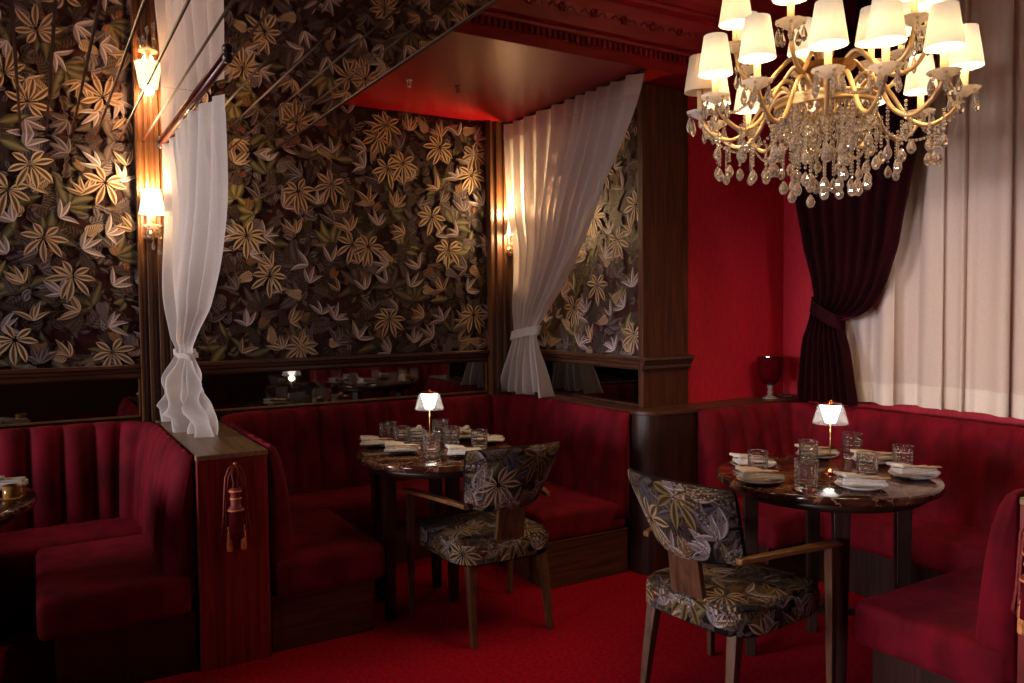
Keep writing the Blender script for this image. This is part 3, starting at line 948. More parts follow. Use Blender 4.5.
# ------------------------------------------------------------------ table lamps
def table_lamp(x, y, label):
    root = empty('table_lamp', (x, y, .75), label, 'lamp', 'cordless table lamps')
    b = MB(); b.lathe([(0, 0), (.030, 0), (.030, .004), (.022, .012), (.012, .018), (.006, .024), (0, .024)], n=20); b.build('base', COPPER, root)
    s = MB(); s.tube([(0, 0, .02), (0, 0, .22)], .0022, 8); s.build('stem', BRASS, root)
    d = MB(); d.lathe([(0, .203), (.020, .203), (.040, .268), (.038, .272), (0, .272)], n=24); d.build('diffuser', GLOW, root)
    g = MB()
    g.lathe([(.066, .200), (.0665, .203), (.047, .274), (.045, .2755), (0, .2755), (0, .2735), (.0445, .2730), (.064, .2015), (.066, .200)], n=48, fac=.006)
    g.build('lamp_shade', ACRYL, root, smooth=False)
    t = MB(); t.lathe([(0, .2757), (.042, .2757), (.040, .280), (.012, .283), (.008, .288), (.004, .294), (0, .294)], n=24); t.build('cap', COPPER, root)
    li = bpy.data.lights.new('lamp_light', 'POINT'); li.energy = .55; li.color = (1, .84, .66); li.shadow_soft_size = .02
    o = bpy.data.objects.new('lamp_light', li); COL.objects.link(o); o.parent = root; o.location = (0, 0, .18)
    return root


table_lamp(1.570, 3.378, 'glowing cordless lamp with clear conical shade on the middle booth table')
table_lamp(2.691, 2.048, 'glowing cordless lamp with clear conical shade on the table below the chandelier')

# ------------------------------------------------------------------ tableware
CR = radians(-30.9)     # the way the table settings face


def plate_mesh():
    mb = MB()
    mb.lathe([(0, .004), (.050, .004), (.058, .006), (.082, .014), (.096, .0185), (.098, .0195), (.096, .017), (.080, .009), (.056, .0), (0, .0)], n=40)
    return mb


def napkin_mesh(kind, seed):
    r = random.Random(seed); mb = MB()
    def slab(cx, cy, cz, lx, ly, th, rz, lift=0.0):
        M = Matrix.Translation((cx, cy, cz)) @ Matrix.Rotation(rz, 4, 'Z')
        o = len(mb.v)
        mb.rbox(-lx / 2, lx / 2, -ly / 2, ly / 2, 0, th, th * .46, n=3)
        for q in range(o, len(mb.v)):
            x, y, z = mb.v[q]
            z += .0022 * sin(34 * x + 17 * y + seed) * (1 if cz > 0 else .3) + lift * (x / lx)
            mb.v[q] = tuple(M @ Vector((x + .002 * sin(60 * y + seed), y + .002 * sin(45 * x), z)))
    if kind == 'fold':
        slab(.006, -.004, .001, .158, .080, .014, 0)
        slab(.004, .002, .012, .146, .074, .011, .05)
        slab(-.034, .010, .021, .088, .086, .012, .26, -.008)
    else:
        slab(0, 0, .0, .15, .09, .014, .1)
        for k in range(4):
            slab(r.uniform(-.03, .04), r.uniform(-.015, .015), .010 + .007 * k, .08 - .008 * k, .07 - .006 * k, .016, r.uniform(-.8, .8), r.uniform(-.03, .03))
    return mb


def knife_mesh():
    mb = MB(); out = [(-.085, -.003), (-.01, -.0035), (.0, -.005), (.085, -.0065), (.098, .001), (.09, .004), (.0, .004), (-.085, .003)]
    mb.prism(out, 'z', 0, .0022); return mb


def fork_mesh():
    mb = MB(); out = [(-.085, -.003), (.03, -.0022), (.045, -.009), (.062, -.010), (.095, -.0095), (.095, -.0065), (.066, -.006), (.066, -.0025), (.096, -.0022), (.096, .0008), (.066, .001),
                      (.066, .0045), (.095, .005), (.095, .0085), (.062, .010), (.045, .009), (.03, .0022), (-.085, .003)]
    mb.prism(out, 'z', 0, .0020); return mb


def tumbler_mesh(r=.037, h=.088, seed=0):
    mb = MB(); n = 32; k = 1.0
    outer = [(r * .90, 0), (r * .95, .003)]
    rows = 5
    for i in range(rows):
        z0 = .008 + (h * .78) * i / rows; z1 = .008 + (h * .78) * (i + 1) / rows
        rr = r * (.95 + .05 * i / rows)
        outer += [(rr * .962, z0), (rr * 1.0, z0 + .003), (rr * 1.0, z1 - .003)]
    outer += [(r * .985, h * .90), (r, h - .001), (r - .001, h), (r - .0025, h - .001)]
    inner = [(r * .93, h * .85), (r * .88, .030), (r * .84, .018), (r * .5, .0145), (0, .014)]
    rings = []
    for j, (rr, z) in enumerate([(0, 0)] + outer + inner):
        deep = .035 if (2 < j < 2 + 3 * rows) else 0
        rings.append([(max(rr, 1e-5) * (1 - deep * (1 if i % 4 == 0 else 0)) * cos(2 * pi * i / n), max(rr, 1e-5) * (1 - deep * (1 if i % 4 == 0 else 0)) * sin(2 * pi * i / n), z) for i in range(n)])
    mb.loft(rings, 0, True, False)
    return mb


PLATE = plate_mesh().build('dinner_plate', CHINA)
PLATE_D = plate_mesh().build('side_plate', plain('dark_china', (.012, .010, .010), .2))
NAPS = [napkin_mesh('fold', 1).build('napkin', NAPKIN), napkin_mesh('crumple', 2).build('napkin', NAPKIN), napkin_mesh('fold', 3).build('napkin', NAPKIN_W)]
KNIFE = knife_mesh().build('table_knife', CUTLERY, smooth=False)
FORK = fork_mesh().build('table_fork', CUTLERY, smooth=False)
TUM = [tumbler_mesh(.040, .092).build('tumbler', GLASS, smooth=False), tumbler_mesh(.042, .110).build('tumbler', GLASS, smooth=False), tumbler_mesh(.028, .095).build('tumbler', GLASS, smooth=False)]
_used = set()


def inst(proto, loc, rz, label, cat, group, scale=1.0):
    if proto.name in _used:
        o = proto.copy(); COL.objects.link(o)
    else:
        o = proto; _used.add(proto.name)
    o.location = loc; o.rotation_euler = (0, 0, rz); o.scale = (scale,) * 3
    return tag(o, label, cat, group)


def setting(x, y, rz, nap, where, tbl, plate=True, cut=True, scale=.90, pl='white plate'):
    z = .7503
    if plate:
        dark = 'dark' in pl
        inst(PLATE_D if dark else PLATE, (x, y, z), rz, pl + ', ' + where, 'plate', 'plates on the ' + tbl, scale * (.82 if dark else 1)); z += .0146 if dark else .0178
    kind = ('folded oatmeal napkin', 'crumpled oatmeal napkin', 'folded white napkin')[nap]
    inst(NAPS[nap], (x, y, z), rz, kind + ', ' + where, 'napkin', 'napkins on the ' + tbl, 1.0)
    if cut:
        c, s = cos(rz), sin(rz)
        dx, dy = .000, -.024
        inst(KNIFE, (x + c * dx - s * dy, y + s * dx + c * dy, z + .0240), rz - .10, 'gold knife, ' + where, 'knife', 'gold knives on the ' + tbl)
        dx, dy = .006, -.010
        inst(FORK, (x + c * dx - s * dy, y + s * dx + c * dy, z + .0242), rz - .04, 'gold fork, ' + where, 'fork', 'gold forks on the ' + tbl)


TN2 = 'table below the chandelier'; TN1 = 'middle booth table'
setting(2.531, 2.300, CR, 2, 'farthest left on the table below the chandelier', TN2)
setting(2.335, 2.085, CR - .1, 0, 'nearest the chair back on the table below the chandelier', TN2)
setting(2.927, 2.295, CR, 0, 'behind the lamp on the table below the chandelier', TN2)
setting(3.018, 2.082, CR + .1, 0, 'right of the lamp at the far rim, below the chandelier', TN2)
setting(2.890, 1.826, CR + .05, 2, 'at the right rim of the table below the chandelier', TN2)
setting(2.560, 1.820, CR - .15, 2, 'front and centre on the table below the chandelier', TN2)
for x, y, k, w in ((2.445, 2.195, 0, 'cut glass tumbler in front of the left rear plate, below the chandelier'), (2.813, 2.249, 0, 'cut glass tumbler beside the plate behind the lamp, left of its stem'),
                   (2.384, 1.915, 1, 'large cut glass tumbler nearest the front, left of the lamp below the chandelier'), (3.045, 2.205, 1, 'tall cut glass tumbler right of the lamp, at the far table rim'),
                   (2.761, 1.933, 0, 'cut glass tumbler behind the front centre napkin, below the chandelier'), (3.032, 1.960, 0, 'cut glass tumbler behind the right rim plate, below the chandelier')):
    inst(TUM[k], (x, y, .7503), RNG.random(), w, 'tumbler', 'tumblers on the ' + TN2)

DK = 'small dark plate'
setting(1.408, 3.640, CR, 0, 'at the left rim of the middle booth table', TN1, pl=DK)
setting(1.440, 3.410, CR - .05, 0, 'at the front left of the middle booth table', TN1, pl=DK)
setting(1.650, 3.724, CR, 1, 'left of the lamp at the back of the middle booth table', TN1, True, False, pl=DK)
setting(1.850, 3.580, CR, 1, 'right of the lamp, at the back of the middle booth table', TN1, True, False, pl=DK)
setting(1.900, 3.420, CR, 0, 'at the right rim of the middle booth table', TN1, True, False, pl=DK)
setting(1.640, 3.170, CR, 2, 'at the front of the middle booth table, touching the chair back', TN1, True, False, pl=DK)
for x, y, k, w in ((1.495, 3.750, 2, 'slim tumbler, left of two standing together on the middle booth table'), (1.545, 3.790, 2, 'slim tumbler, right of two standing together on the middle booth table'),
                   (1.528, 3.612, 0, 'tumbler between the two left napkins on the middle booth table'), (1.577, 3.545, 0, 'tumbler before the crumpled napkin left of the lamp, middle booth'),
                   (1.527, 3.266, 1, 'large tumbler nearest the front of the middle booth table, below the lamp'), (1.738, 3.612, 1, 'tall tumbler right behind the lamp on the middle booth table'),
                   (1.730, 3.473, 0, 'tumbler right of the lamp, before the crumpled napkin, middle booth'), (1.790, 3.300, 0, 'tumbler rising above the chair back on the middle booth table')):
    inst(TUM[k], (x, y, .7503), RNG.random(), w, 'tumbler', 'tumblers on the ' + TN1)

setting(-.125, 3.555, CR + .3, 2, 'on the dark table at the left frame edge', 'left table', True, False)
mb = MB(); mb.lathe([(0, 0), (.026, 0), (.030, .006), (.031, .050), (.029, .050), (.027, .010), (0, .008)], n=20)
o = mb.build('candle_glass', plain('amber_glass', (.9, .42, .10), .08, 0, .7, 1.45)); o.location = (-.085, 3.365, .7503)
tag(o, 'small amber glass votive on the dark table at the left edge', 'votive')

# ------------------------------------------------------------------ goblet and dish on the ledge
root = empty('goblet', (3.705, 3.235, .8702), 'large ruby pressed glass goblet with clear stem on the wooden ledge', 'goblet')
mb = MB(); n = 24
prof = [(.0, .082), (.022, .082), (.042, .094), (.060, .118), (.070, .150), (.074, .185), (.075, .236), (.077, .244), (.074, .244), (.071, .236), (.068, .150), (.056, .118), (.036, .100), (0, .095)]
mb.lathe(prof, n=n, fac=.012); mb.build('bowl', RUBY, root, smooth=False)
mb = MB(); mb.lathe([(0, 0), (.045, 0), (.045, .005), (.030, .012), (.016, .020), (.011, .030), (.018, .040), (.011, .050), (.014, .060), (.021, .0818), (0, .0818)], n=20)
mb.build('stem', plain('stem_glass', (1, .94, .80), .05, 0, .85, 1.5), root)
mb = MB(); mb.lathe([(0, 0), (.040, 0), (.046, .008), (.048, .014), (.045, .014), (.040, .006), (0, .005)], n=24)
o = mb.build('glass_dish', GLASS); o.location = (3.835, 3.225, .8702); tag(o, 'small flat clear glass dish right of the ruby goblet', 'dish')

# ------------------------------------------------------------------ tassels on the consoles
def tassel(loc, rz, label):
    root = empty('tassel_tieback', loc, label, 'tassel', 'corded tassels on console ends', rz)
    h = MB(); h.tube([(0, .003, 0), (0, -.012, 0), (0, -.018, .008)], .005, 8); h.ball((0, -.018, .010), .008, 8, 6); h.build('hook', BRASS, root)
    c = MB()
    for s in (-1, 1):
        c.tube([(0, -.014, .002), (s * .022, -.014, -.006), (s * .036, -.012, -.045), (s * .041, -.011, -.12), (s * .046, -.010, -.21), (s * .056, -.010, -.275), (s * .044, -.010, -.292), (s * .038, -.010, -.26), (s * .034, -.011, -.12), (s * .024, -.015, -.04), (s * .006, -.018, -.004)], .0048, 6)
        c.tube([(s * .003, -.016, 0), (s * .012, -.018, -.03), (s * .006, -.018, -.065), (s * .008, -.018, -.09)], .005, 6)
        c.tube([(s * .014, -.016, -.17), (s * .022, -.016, -.21), (s * .026, -.016, -.245)], .004, 6)
    c.build('cord', CORD, root)
    k = MB(); k.lathe([(0, -.085), (.020, -.086), (.024, -.092), (.024, -.100), (.020, -.106), (.019, -.125), (.020, -.128), (.020, -.155), (.025, -.160), (.030, -.168), (.030, -.176), (.024, -.182), (0, -.182)], (0, -.018, 0), 18)
    k.build('knot', CORD, root)
    for z, r in ((-.097, .0252), (-.127, .0222), (-.172, .0315)):
        t = MB(); t.lathe([(r - .004, z - .004), (r, z - .003), (r + .0008, z), (r, z + .003), (r - .004, z + .004)], (0, -.018, 0), 18); t.build('band', GOLDTHREAD, root)
    s = MB(); s.lathe([(.022, -.182), (.026, -.20), (.028, -.25), (.029, -.285), (0, -.285)], (0, -.018, 0), 18, fac=.04); s.build('skirt', VELVET, root)
    for q in (-1, 1):
        t = MB(); t.lathe([(0, -.236), (.006, -.238), (.008, -.246), (.005, -.252), (.008, -.258), (.010, -.27), (.0115, -.332), (.0105, -.335), (0, -.335)], (q * .027, -.016, 0), 12, fac=.03)
        t.build('tassel', GOLDTHREAD, root)
    return root


tassel((.662, 3.261, .805), 0, 'corded tassel with gold ends hanging on the dark console between booths')
tassel((2.436, 1.165, .80), -pi / 2, 'corded tassel partly cut off by the right frame edge, beside the rounded velvet arm')

# ------------------------------------------------------------------ wall sconces
def sconce(loc, label, power, lit=1.0):
    # loc: where the back plate meets the pilaster face (-Y outwards)
    root = empty('wall_sconce', loc, label, 'wall lamp', 'candle wall sconces')
    p = MB(); M = Matrix.Rotation(pi / 2, 4, 'X')
    p.lathe([(0, 0), (.030, 0), (.030, .006), (.022, .010), (.012, .018), (0, .020)], n=20, mat=M); p.build('back_plate', BRASS, root)
    a = MB(); a.tube([(0, -.015, 0), (0, -.045, -.015), (0, -.072, -.014), (0, -.082, .010), (0, -.082, .035)], .005, 8); a.build('arm', BRASS, root)
    b = MB(); b.lathe([(0, .028), (.012, .028), (.040, .040), (.046, .048), (.043, .049), (.030, .043), (0, .038)], (0, -.082, 0), 16, fac=.03); b.build('bobeche', CRYSTAL_F, root, smooth=False)
    c = MB(); c.lathe([(0, .042), (.0125, .042), (.0125, .105), (0, .105)], (0, -.082, 0), 14); c.build('candle_sleeve', CANDLE, root)
    s = MB(); s.lathe([(.062, .103), (.043, .225), (.0415, .225), (.0605, .103)], (0, -.082, 0), 32); s.build('lamp_shade', SHADE_S, root)
    g = MB(); g.ball((0, -.082, .150), .013, 10, 8, sz=1.6); g.build('bulb', BULB, root)
    for k in range(5):
        an = 2 * pi * k / 5 + .3; d = MB(); x, y = .038 * cos(an), -.082 + .038 * sin(an)
        d.ball((x, y, .034), .006, 6, 4); d.lathe([(0, -.024), (.006, -.018), (.0095, -.006), (.005, .012), (0, .027)], (x, y, 0), 8); d.build('crystal_drop', CRYSTAL, root, smooth=False)
    for k, (x, z) in enumerate(((.0, -.05), (.030, -.075))):
        d = MB()
        for i in range(4): d.ball((x, -.085, z + .045 - .011 * i + .02), .005, 6, 4)
        d.lathe([(0, z - .030), (.008, z - .02), (.010, z - .008), (.004, z + .01), (0, z + .022)], (x, -.085, 0), 8); d.build('crystal_drop', CRYSTAL, root, smooth=False)
    for zz, e in ((.185, .66), (.090, .34)):
        li = bpy.data.lights.new('sconce_light', 'POINT'); li.energy = power * e; li.color = (1, .66, .32); li.shadow_soft_size = .025
        o = bpy.data.objects.new('sconce_light', li); COL.objects.link(o); o.parent = root; o.location = (0, -.082, zz + (.05 if e > .5 else -.0))
    return root


sconce((.527, YA - .075, 1.805), 'lit candle sconce with white shade on the pilaster beside the left curtain', 30.0)
sconce((2.668, YA - .075, 1.785), 'lit brass sconce behind the corner curtain, its wall plate showing', 42.0)

# ------------------------------------------------------------------ chairs
BGC = lin(24, 14, 15)


def make_chair():
    root = empty('dining_armchair', (0, 0, 0), 'x', 'chair', 'flower print dining armchairs')
    # seat
    mb = MB(); mb.cur = BGC
    hw, hd = .242, .250
    def plan(a, s=1.0):
        e = .42
        c, q = cos(a), sin(a)
        return (hw * s * math.copysign(abs(c) ** e, c) * (1 + .03 * (q > 0) * q), hd * s * math.copysign(abs(q) ** e, q))
    def topz(x, y):
        r = max(abs(x) / hw, abs(y) / hd); r = min(r, 1)
        return .427 + .020 * (1 - r ** 3)
    rings = []
    for s, z in ((.90, .330), (.97, .334), (.995, .346), (1.0, .37), (1.0, .402), (.985, .418), (.95, .427)):
        rings.append([(*plan(2 * pi * k / 48, s), z) for k in range(48)])
    for s in (.85, .7, .5, .3, .1):
        rings.append([(*plan(2 * pi * k / 48, s), topz(*plan(2 * pi * k / 48, s))) for k in range(48)])
    mb.loft(rings, 0, True, True)
    def mt(u, v, h):
        q = ((abs(u) / hw) ** (2 / .42) + (abs(v) / hd) ** (2 / .42)) ** (.42 / 2)
        if q > .985: u, v = u * .985 / q, v * .985 / q; q = .985
        return (u, v, topz(u, v) + h + .001 - max(0, q - .94) * .24)
    botanical(mb, mt, -.30, .30, -.29, .29, 21, .95, 2, dh=6e-7)
    tab = [plan(2 * pi * k / 720) for k in range(721)]; acc = [0]
    for k in range(720): acc.append(acc[-1] + sqrt((tab[k + 1][0] - tab[k][0]) ** 2 + (tab[k + 1][1] - tab[k][1]) ** 2))
    per = acc[-1]
    import bisect
    def ms(u, v, h):
        u = u % per; k = min(max(bisect.bisect(acc, u) - 1, 0), 719); t = (u - acc[k]) / max(acc[k + 1] - acc[k], 1e-9)
        x = tab[k][0] * (1 - t) + tab[k + 1][0] * t; y = tab[k][1] * (1 - t) + tab[k + 1][1] * t; l = sqrt(x * x + y * y)
        s = 1.0
        if v > .402: s = 1 - (v - .402) * .75
        return (x * s + x / l * (h + .0012), y * s + y / l * (h + .0012), min(max(v, .342), .422))
    botanical(mb, ms, 0, per, .305, .455, 22, .95, 2, dh=6e-7)
    mb.build('seat', FABRIC, root, color=True, recalc=False)
    # back
    mb = MB(); mb.cur = BGC
    def back(u, v, side, h=0.0):
        w = .185 + .054 * v
        w *= 1 - .03 * (2 * v - 1) ** 8
        x = u * w
        z = .552 + .298 * v - .018 * u * u * (v - .3)
        yc = -.237 - .130 * v + .085 * u * u
        T = .034 * sqrt(max(0, 1 - abs(u) ** 7)) * sqrt(max(0, 1 - abs(2 * v - 1) ** 7))
        return (x, yc + side * (T + h), z)
    def sm(t): return .5 - .5 * cos(pi * t)
    for side in (1, -1):
        mb.grid(lambda a, b: back(2 * sm(a) - 1, sm(b), side), 30, 20)
    for side, sd in ((1, 31), (-1, 34)):
        mf = lambda u, v, h: back(min(max(u / .235, -.992), .992), min(max(v / .275, .008), .992), side, h + .0008)
        botanical(mb, mf, -.275, .275, -.04, .315, sd, 1.1, 2, dh=6e-7)
    mb.build('backrest', FABRIC, root, color=True, recalc=False)
    s = MB()
    s.loft([[(x, y + dy, z) for x, y in ((-wx, -.012), (wx, -.012), (wx, .012), (-wx, .012))] for z, dy, wx in ((.41, -.225, .072), (.48, -.236, .068), (.585, -.252, .066))])
    s.build('splat', CHAIRWOOD, root, smooth=False, bevel=.003)
    for sx in (-1, 1):
        g = MB()     # rear legs, splayed
        rings = []
        for z, w, x, y in ((0, .0125, .190, -.255), (.15, .016, .186, -.235), (.345, .021, .178, -.205)):
            rings.append([(sx * x + a * w, y + b * w, z) for a, b in ((-1, -1), (1, -1), (1, 1), (-1, 1))])
        g.loft(rings); g.build('leg', CHAIRWOOD, root, smooth=False, bevel=.004)
        g = MB()     # front legs run up to the arms
        rings = []
        for z, w, y in ((0, .013, .215), (.2, .016, .213), (.42, .019, .210), (.577, .019, .204)):
            rings.append([(sx * .266 + a * w * .8, y + b * w, z) for a, b in ((-1, -1), (1, -1), (1, 1), (-1, 1))])
        g.loft(rings); g.build('leg', CHAIRWOOD, root, smooth=False, bevel=.004)
        m = MB(); rings = []
        for t in range(0, 13):
            q = t / 12
            y = -.225 + .470 * q; x = .205 + .066 * sin(min(q * 1.25, 1) * pi / 2); z = .592 + .010 * sin(pi * q) - .008 * q
            w = .013 + .012 * q; th = .012 - .003 * q
            if t == 12: w *= .8
            rings.append([(sx * (x - w), y, z - th), (sx * (x + w), y, z - th), (sx * (x + w), y, z + th * .6), (sx * (x - w), y, z + th * .6)])
        m.loft(rings); m.build('armrest', ARMWOOD, root, smooth=False, bevel=.004)
    return root


ch = make_chair()
ch.location = (1.728, 3.155, 0); ch['label'] = 'flower print armchair seen from behind, pulled to the middle booth table'
dup(ch, (2.135, 2.04, 0), -pi / 2 + .10, 'flower print armchair nearest the camera, turned to the table below the chandelier')

# ------------------------------------------------------------------ chandelier
CH = (2.675, 2.070, 0)
root = empty('chandelier', (CH[0], CH[1], 2.15), 'large brass and crystal chandelier with pleated lit shades hanging over the right table', 'chandelier')
VIEWA = atan2(-CH[1], -CH[0])     # towards the room


def arm_set(kind, pts_rz, ang, lit, power):
    ca, sa = cos(ang), sin(ang)
    a = MB(); P = []
    ctrl = [Vector((r * ca, r * sa, z)) for r, z in pts_rz]
    N = len(ctrl)
    for i in range(N - 1):
        p0, p1, p2, p3 = ctrl[max(i - 1, 0)], ctrl[i], ctrl[i + 1], ctrl[min(i + 2, N - 1)]
        for k in range(6):
            t = k / 6
            P.append(.5 * ((2 * p1) + (p2 - p0) * t + (2 * p0 - 5 * p1 + 4 * p2 - p3) * t * t + (3 * p1 - p0 - 3 * p2 + p3) * t ** 3))
    P.append(ctrl[-1])
    a.tube(P, .0085, 8)
    arm = a.build('arm', GOLD, root)
    e = ctrl[-1]
    b = MB(); b.lathe([(0, -.006), (.010, -.004), (.034, .012), (.050, .020), (.055, .027), (.050, .0275), (.030, .020), (0, .016)], (e.x, e.y, e.z), 16, fac=.035); b.build('bobeche', CRYSTAL_F, arm, smooth=False)
    c = MB(); c.lathe([(0, .016), (.015, .016), (.0125, .026), (.0125, .115), (0, .115)], (e.x, e.y, e.z), 12); c.build('candle_sleeve', CANDLE, arm)
    s = MB(); s.lathe([(.064, .105), (.0425, .248), (.041, .248), (.0625, .105)], (e.x, e.y, e.z), 36, fac=.014); s.build('lamp_shade', SHADE if lit else SHADE_DIM, arm)
    if lit:
        g = MB(); g.ball((e.x, e.y, e.z + .155), .014, 8, 6, sz=1.7); g.build('bulb', BULB, arm)
        li = bpy.data.lights.new('chandelier_light', 'POINT'); li.energy = power; li.color = (1, .61, .29); li.shadow_soft_size = .03
        o = bpy.data.objects.new('chandelier_light', li); COL.objects.link(o); o.parent = arm; o.location = (e.x, e.y, e.z + .165)
    nd = 5
    for k in range(nd):
        an = ang + 2 * pi * k / nd + .4; d = MB()
        x, y = e.x + .046 * cos(an), e.y + .046 * sin(an); L = RNG.uniform(.9, 1.15)
        d.ball((x, y, e.z + .012), .0062, 6, 4)
        d.lathe([(0, -.058 * L), (.008, -.050 * L), (.0125, -.034 * L), (.007, -.012), (0, .006)], (x, y, e.z), 8)
        d.build('crystal_drop', CRYSTAL, arm, smooth=False)
    return e


LOWER = [(.10, .03), (.135, .11), (.185, .125), (.235, .06), (.29, -.03), (.36, -.065), (.43, -.03), (.475, .03)]
UPPER = [(.05, .12), (.09, .205), (.135, .225), (.18, .185), (.235, .13), (.30, .14), (.34, .185), (.355, .25)]
right = VIEWA + pi / 2
ends = []
LR1 = 52
lower_deg = (-54, -28, 1, 23, LR1, 88, 130, 158, 188, 222, 248, 276)
for d in lower_deg:
    ends.append(arm_set('lower', LOWER, VIEWA + radians(d), d != 276, 10.5))
for d in (-66, -19, 55, 81, 127, 150, 195, 240):
    arm_set('upper', UPPER, VIEWA + radians(d), True, 8.0)
# stem, dish, crown
mb = MB(); mb.lathe([(0, -.06), (.018, -.06), (.022, .0), (.012, .03), (.024, .07), (.030, .09), (.014, .12), (.012, .20), (.030, .24), (.034, .28), (.016, .33), (.014, .48), (.05, .50), (.055, .54), (.014, .58), (.010, .80), (0, .80)], n=18)
mb.build('stem', GOLD, root)
mb = MB(); mb.lathe([(0, .150), (.05, .155), (.10, .178), (.115, .195), (.105, .197), (.05, .170), (0, .165)], n=24, fac=.02); mb.build('dish', BRASS, root, smooth=False)
ZB = .07
mb = MB(); mb.lathe([(r_, z_ + ZB) for r_, z_ in [(.185, -.045), (.192, -.043), (.192, -.032), (.188, -.028), (.188, -.018), (.192, -.014), (.192, -.002), (.185, .0), (.182, -.005), (.182, -.04), (.185, -.045)]], n=48); mb.build('crown_ring', GOLD, root)
ch_chain = MB()
for i in range(14):
    z = .80 + i * .036
    M = Matrix.Translation((0, 0, z)) @ Matrix.Rotation(pi / 2 * (i % 2), 4, 'Z')
    ch_chain.tube([M @ Vector((.012 * cos(t), 0, .022 * sin(t))) for t in [2 * pi * k / 12 for k in range(13)]], .003, 5, caps=False)
ch_chain.build('chain', GOLD, root)


def bead_string(p0, p1, sag, n, r=.0062):
    m = MB()
    for i in range(n + 1):
        t = i / n; q = Vector(p0).lerp(Vector(p1), t); q.z -= sag * 4 * t * (1 - t); m.ball(q, r, 6, 4)
    return m


# crystal basket: tiers of beads below the crown ring
m = MB()
for tier, (rr, z) in enumerate(((.180, -.06), (.172, -.088), (.160, -.116), (.144, -.143), (.124, -.169), (.100, -.193), (.072, -.214))):
    n = max(8, int(2 * pi * rr / .026))
    for k in range(n):
        a = 2 * pi * (k + .5 * (tier % 2)) / n
        m.lathe([(0, -.017), (.0075, -.010), (.010, 0), (.006, .012), (0, .018)], (rr * cos(a), rr * sin(a), z + ZB), 6)
o = m.build('crystal_basket', CRYSTAL, root, smooth=False); o['kind'] = 'stuff'
# hanging pendants with bead strings
def pendant(x, y, zt, nb, L=.05, w=.0165):
    m = MB()
    for i in range(nb): m.ball((x, y, zt - .0135 * i), .0062, 6, 4)
    z = zt - .0135 * nb
    m.lathe([(0, z - L), (w * .55, z - L * .93), (w * .95, z - L * .70), (w, z - L * .55), (w * .6, z - L * .25), (w * .25, z - .006), (0, z)], (x, y, 0), 8)
    m.build('crystal_pendant', CRYSTAL, root, smooth=False)


for k in range(14):
    a = 2 * pi * k / 14 + .2; r = .155 if k % 2 else .125
    pendant(r * cos(a), r * sin(a), -.09 - .04 * (k % 2 == 0), 9 + (k % 3), .058, .018)
for k in range(5):
    a = 2 * pi * k / 5; pendant(.055 * cos(a), .055 * sin(a), -.15, 6, .06, .019)
for i, d in enumerate(lower_deg):
    a = VIEWA + radians(d)
    pendant(.36 * cos(a), .36 * sin(a), -.08, 4 + i % 3, .055, .017)
    a2 = VIEWA + radians((d + lower_deg[(i + 1) % 12] + (360 if i == 11 else 0)) / 2)
    pendant(.28 * cos(a2), .28 * sin(a2), -.06, 7 + i % 4, .055, .017)
    pendant(.20 * cos(a), .20 * sin(a), -.02, 8 + i % 4, .055, .017)
    pendant(.40 * cos(a + .12), .40 * sin(a + .12), -.06, 6 + (i * 5) % 4, .055, .016)
    pendant(.42 * cos(a2), .42 * sin(a2), -.04, 5 + (i + 1) % 4, .055, .016)
for i in range(12):
    p, q = ends[i], ends[(i + 1) % 12]
    if i % 2 == 0:
        s = bead_string(p + Vector((0, 0, -.005)), q + Vector((0, 0, -.005)), .05, 20); s.build('bead_string', CRYSTAL, root)
    a = VIEWA + radians(lower_deg[i])
    if i % 2:
        s = bead_string((.19 * cos(a), .19 * sin(a), -.04), p + Vector((0, 0, -.02)), .10, 24); s.build('bead_string', CRYSTAL, root)

# ------------------------------------------------------------------ sprinkler heads on the soffit
for (x, y, w) in ((1.721, 3.90, 'small metal sprinkler head on the red soffit, nearer the mirrored ceiling'), (1.997, 3.875, 'small red sprinkler head on the soffit, nearer the corner curtain')):
    r2 = empty('sprinkler_head', (x, y, ZS), w, 'sprinkler', 'sprinkler heads')
    m = MB(); m.lathe([(0, -.004), (.016, -.004), (.018, 0), (0, 0)], n=14); m.build('rosette', REDPAINT if 'red ' in w[:10] else CHINA, r2)
    m = MB(); m.tube([(-.007, 0, -.004), (-.009, 0, -.025), (0, 0, -.034), (.009, 0, -.025), (.007, 0, -.004)], .0022, 6); m.lathe([(0, -.037), (.011, -.036), (.011, -.034), (0, -.034)], n=12)
    m.build('frame', REDPAINT if 'red ' in w[:10] else CHINA, r2)

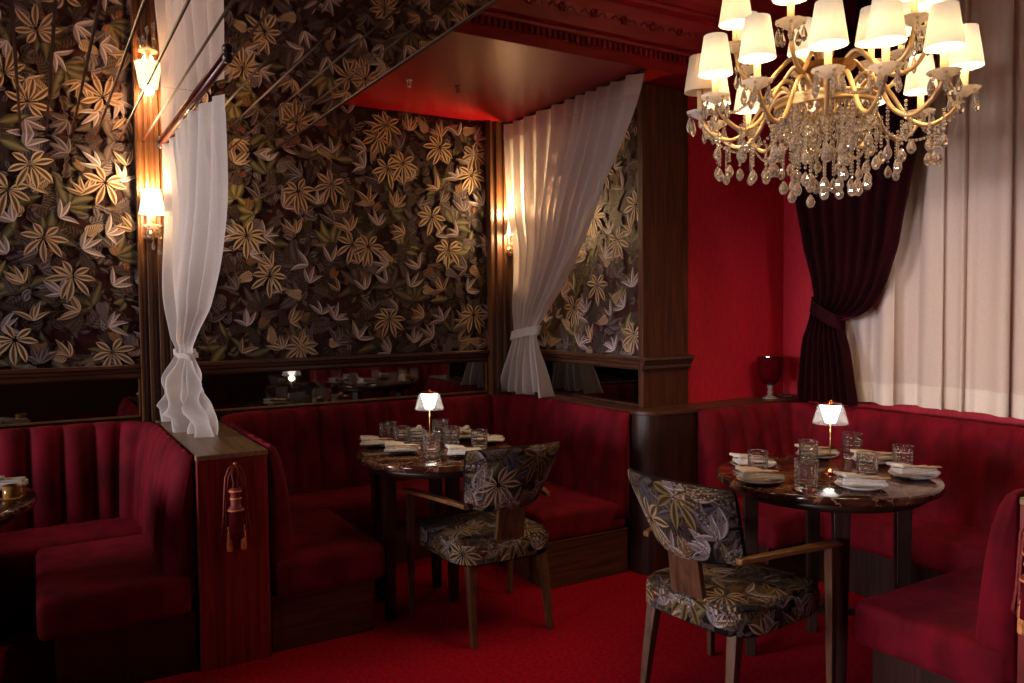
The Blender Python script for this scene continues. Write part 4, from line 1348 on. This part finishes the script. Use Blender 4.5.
# ------------------------------------------------------------------ light
def area(name, loc, target, size, power, col, size_y=None):
    li = bpy.data.lights.new(name, 'AREA'); li.energy = power; li.color = col; li.size = size
    if size_y: li.shape = 'RECTANGLE'; li.size_y = size_y
    o = bpy.data.objects.new(name, li); COL.objects.link(o); o.location = loc
    d = Vector(target) - Vector(loc); o.rotation_euler = d.to_track_quat('-Z', 'Y').to_euler()
    return o


def spot(name, loc, target, power, col, deg, blend=.6, soft=.05):
    li = bpy.data.lights.new(name, 'SPOT'); li.energy = power; li.color = col; li.spot_size = radians(deg); li.spot_blend = blend; li.shadow_soft_size = soft
    o = bpy.data.objects.new(name, li); COL.objects.link(o); o.location = loc
    d = Vector(target) - Vector(loc); o.rotation_euler = d.to_track_quat('-Z', 'Y').to_euler()
    return o


area('daylight_fill', (-4.1, 3.75, 1.55), (2.2, 3.3, 1.45), 1.3, 215, (1.0, .93, .96), .9)
sl = area('daylight_fill', (-4.1, .6, 1.35), (2.5, 1.75, .9), 1.2, 11, (1.0, .90, .97), .7)
sl.data.spread = radians(42)  # added unseen lamp, beam narrowed to brighten the near chair and right arm
spot('red_wall_fill', (2.9, .2, 3.4), (3.62, 3.35, 1.15), 130, (1, .80, .68), 26, .9, .2)  # unseen spot added as fill to brighten the red wall
spot('downlight', (1.75, 2.65, 3.45), (1.75, 2.75, 0), 58, (1, .72, .48), 70, 1.0, .3)
w = bpy.data.worlds.new('room_dusk'); SC.world = w; w.use_nodes = True
w.node_tree.nodes['Background'].inputs[0].default_value = (.55, .50, .55, 1)
w.node_tree.nodes['Background'].inputs[1].default_value = .03

# ------------------------------------------------------------------ camera
cd = bpy.data.cameras.new('camera'); cam = bpy.data.objects.new('camera', cd); COL.objects.link(cam)
cd.sensor_fit = 'HORIZONTAL'; cd.sensor_width = 36.0; cd.lens = 797.6 / 1024 * 36.0; cd.clip_start = .02
yaw, pitch, roll = radians(30.909), radians(2.436), radians(-.557)
f = Vector((sin(yaw) * cos(pitch), cos(yaw) * cos(pitch), -sin(pitch)))
r = Vector((cos(yaw), -sin(yaw), 0)); u = r.cross(f)
r2 = r * cos(roll) + u * sin(roll); u2 = -r * sin(roll) + u * cos(roll)
cam.matrix_world = Matrix(((r2.x, u2.x, -f.x, 0), (r2.y, u2.y, -f.y, 0), (r2.z, u2.z, -f.z, 1.42), (0, 0, 0, 1)))
SC.camera = cam
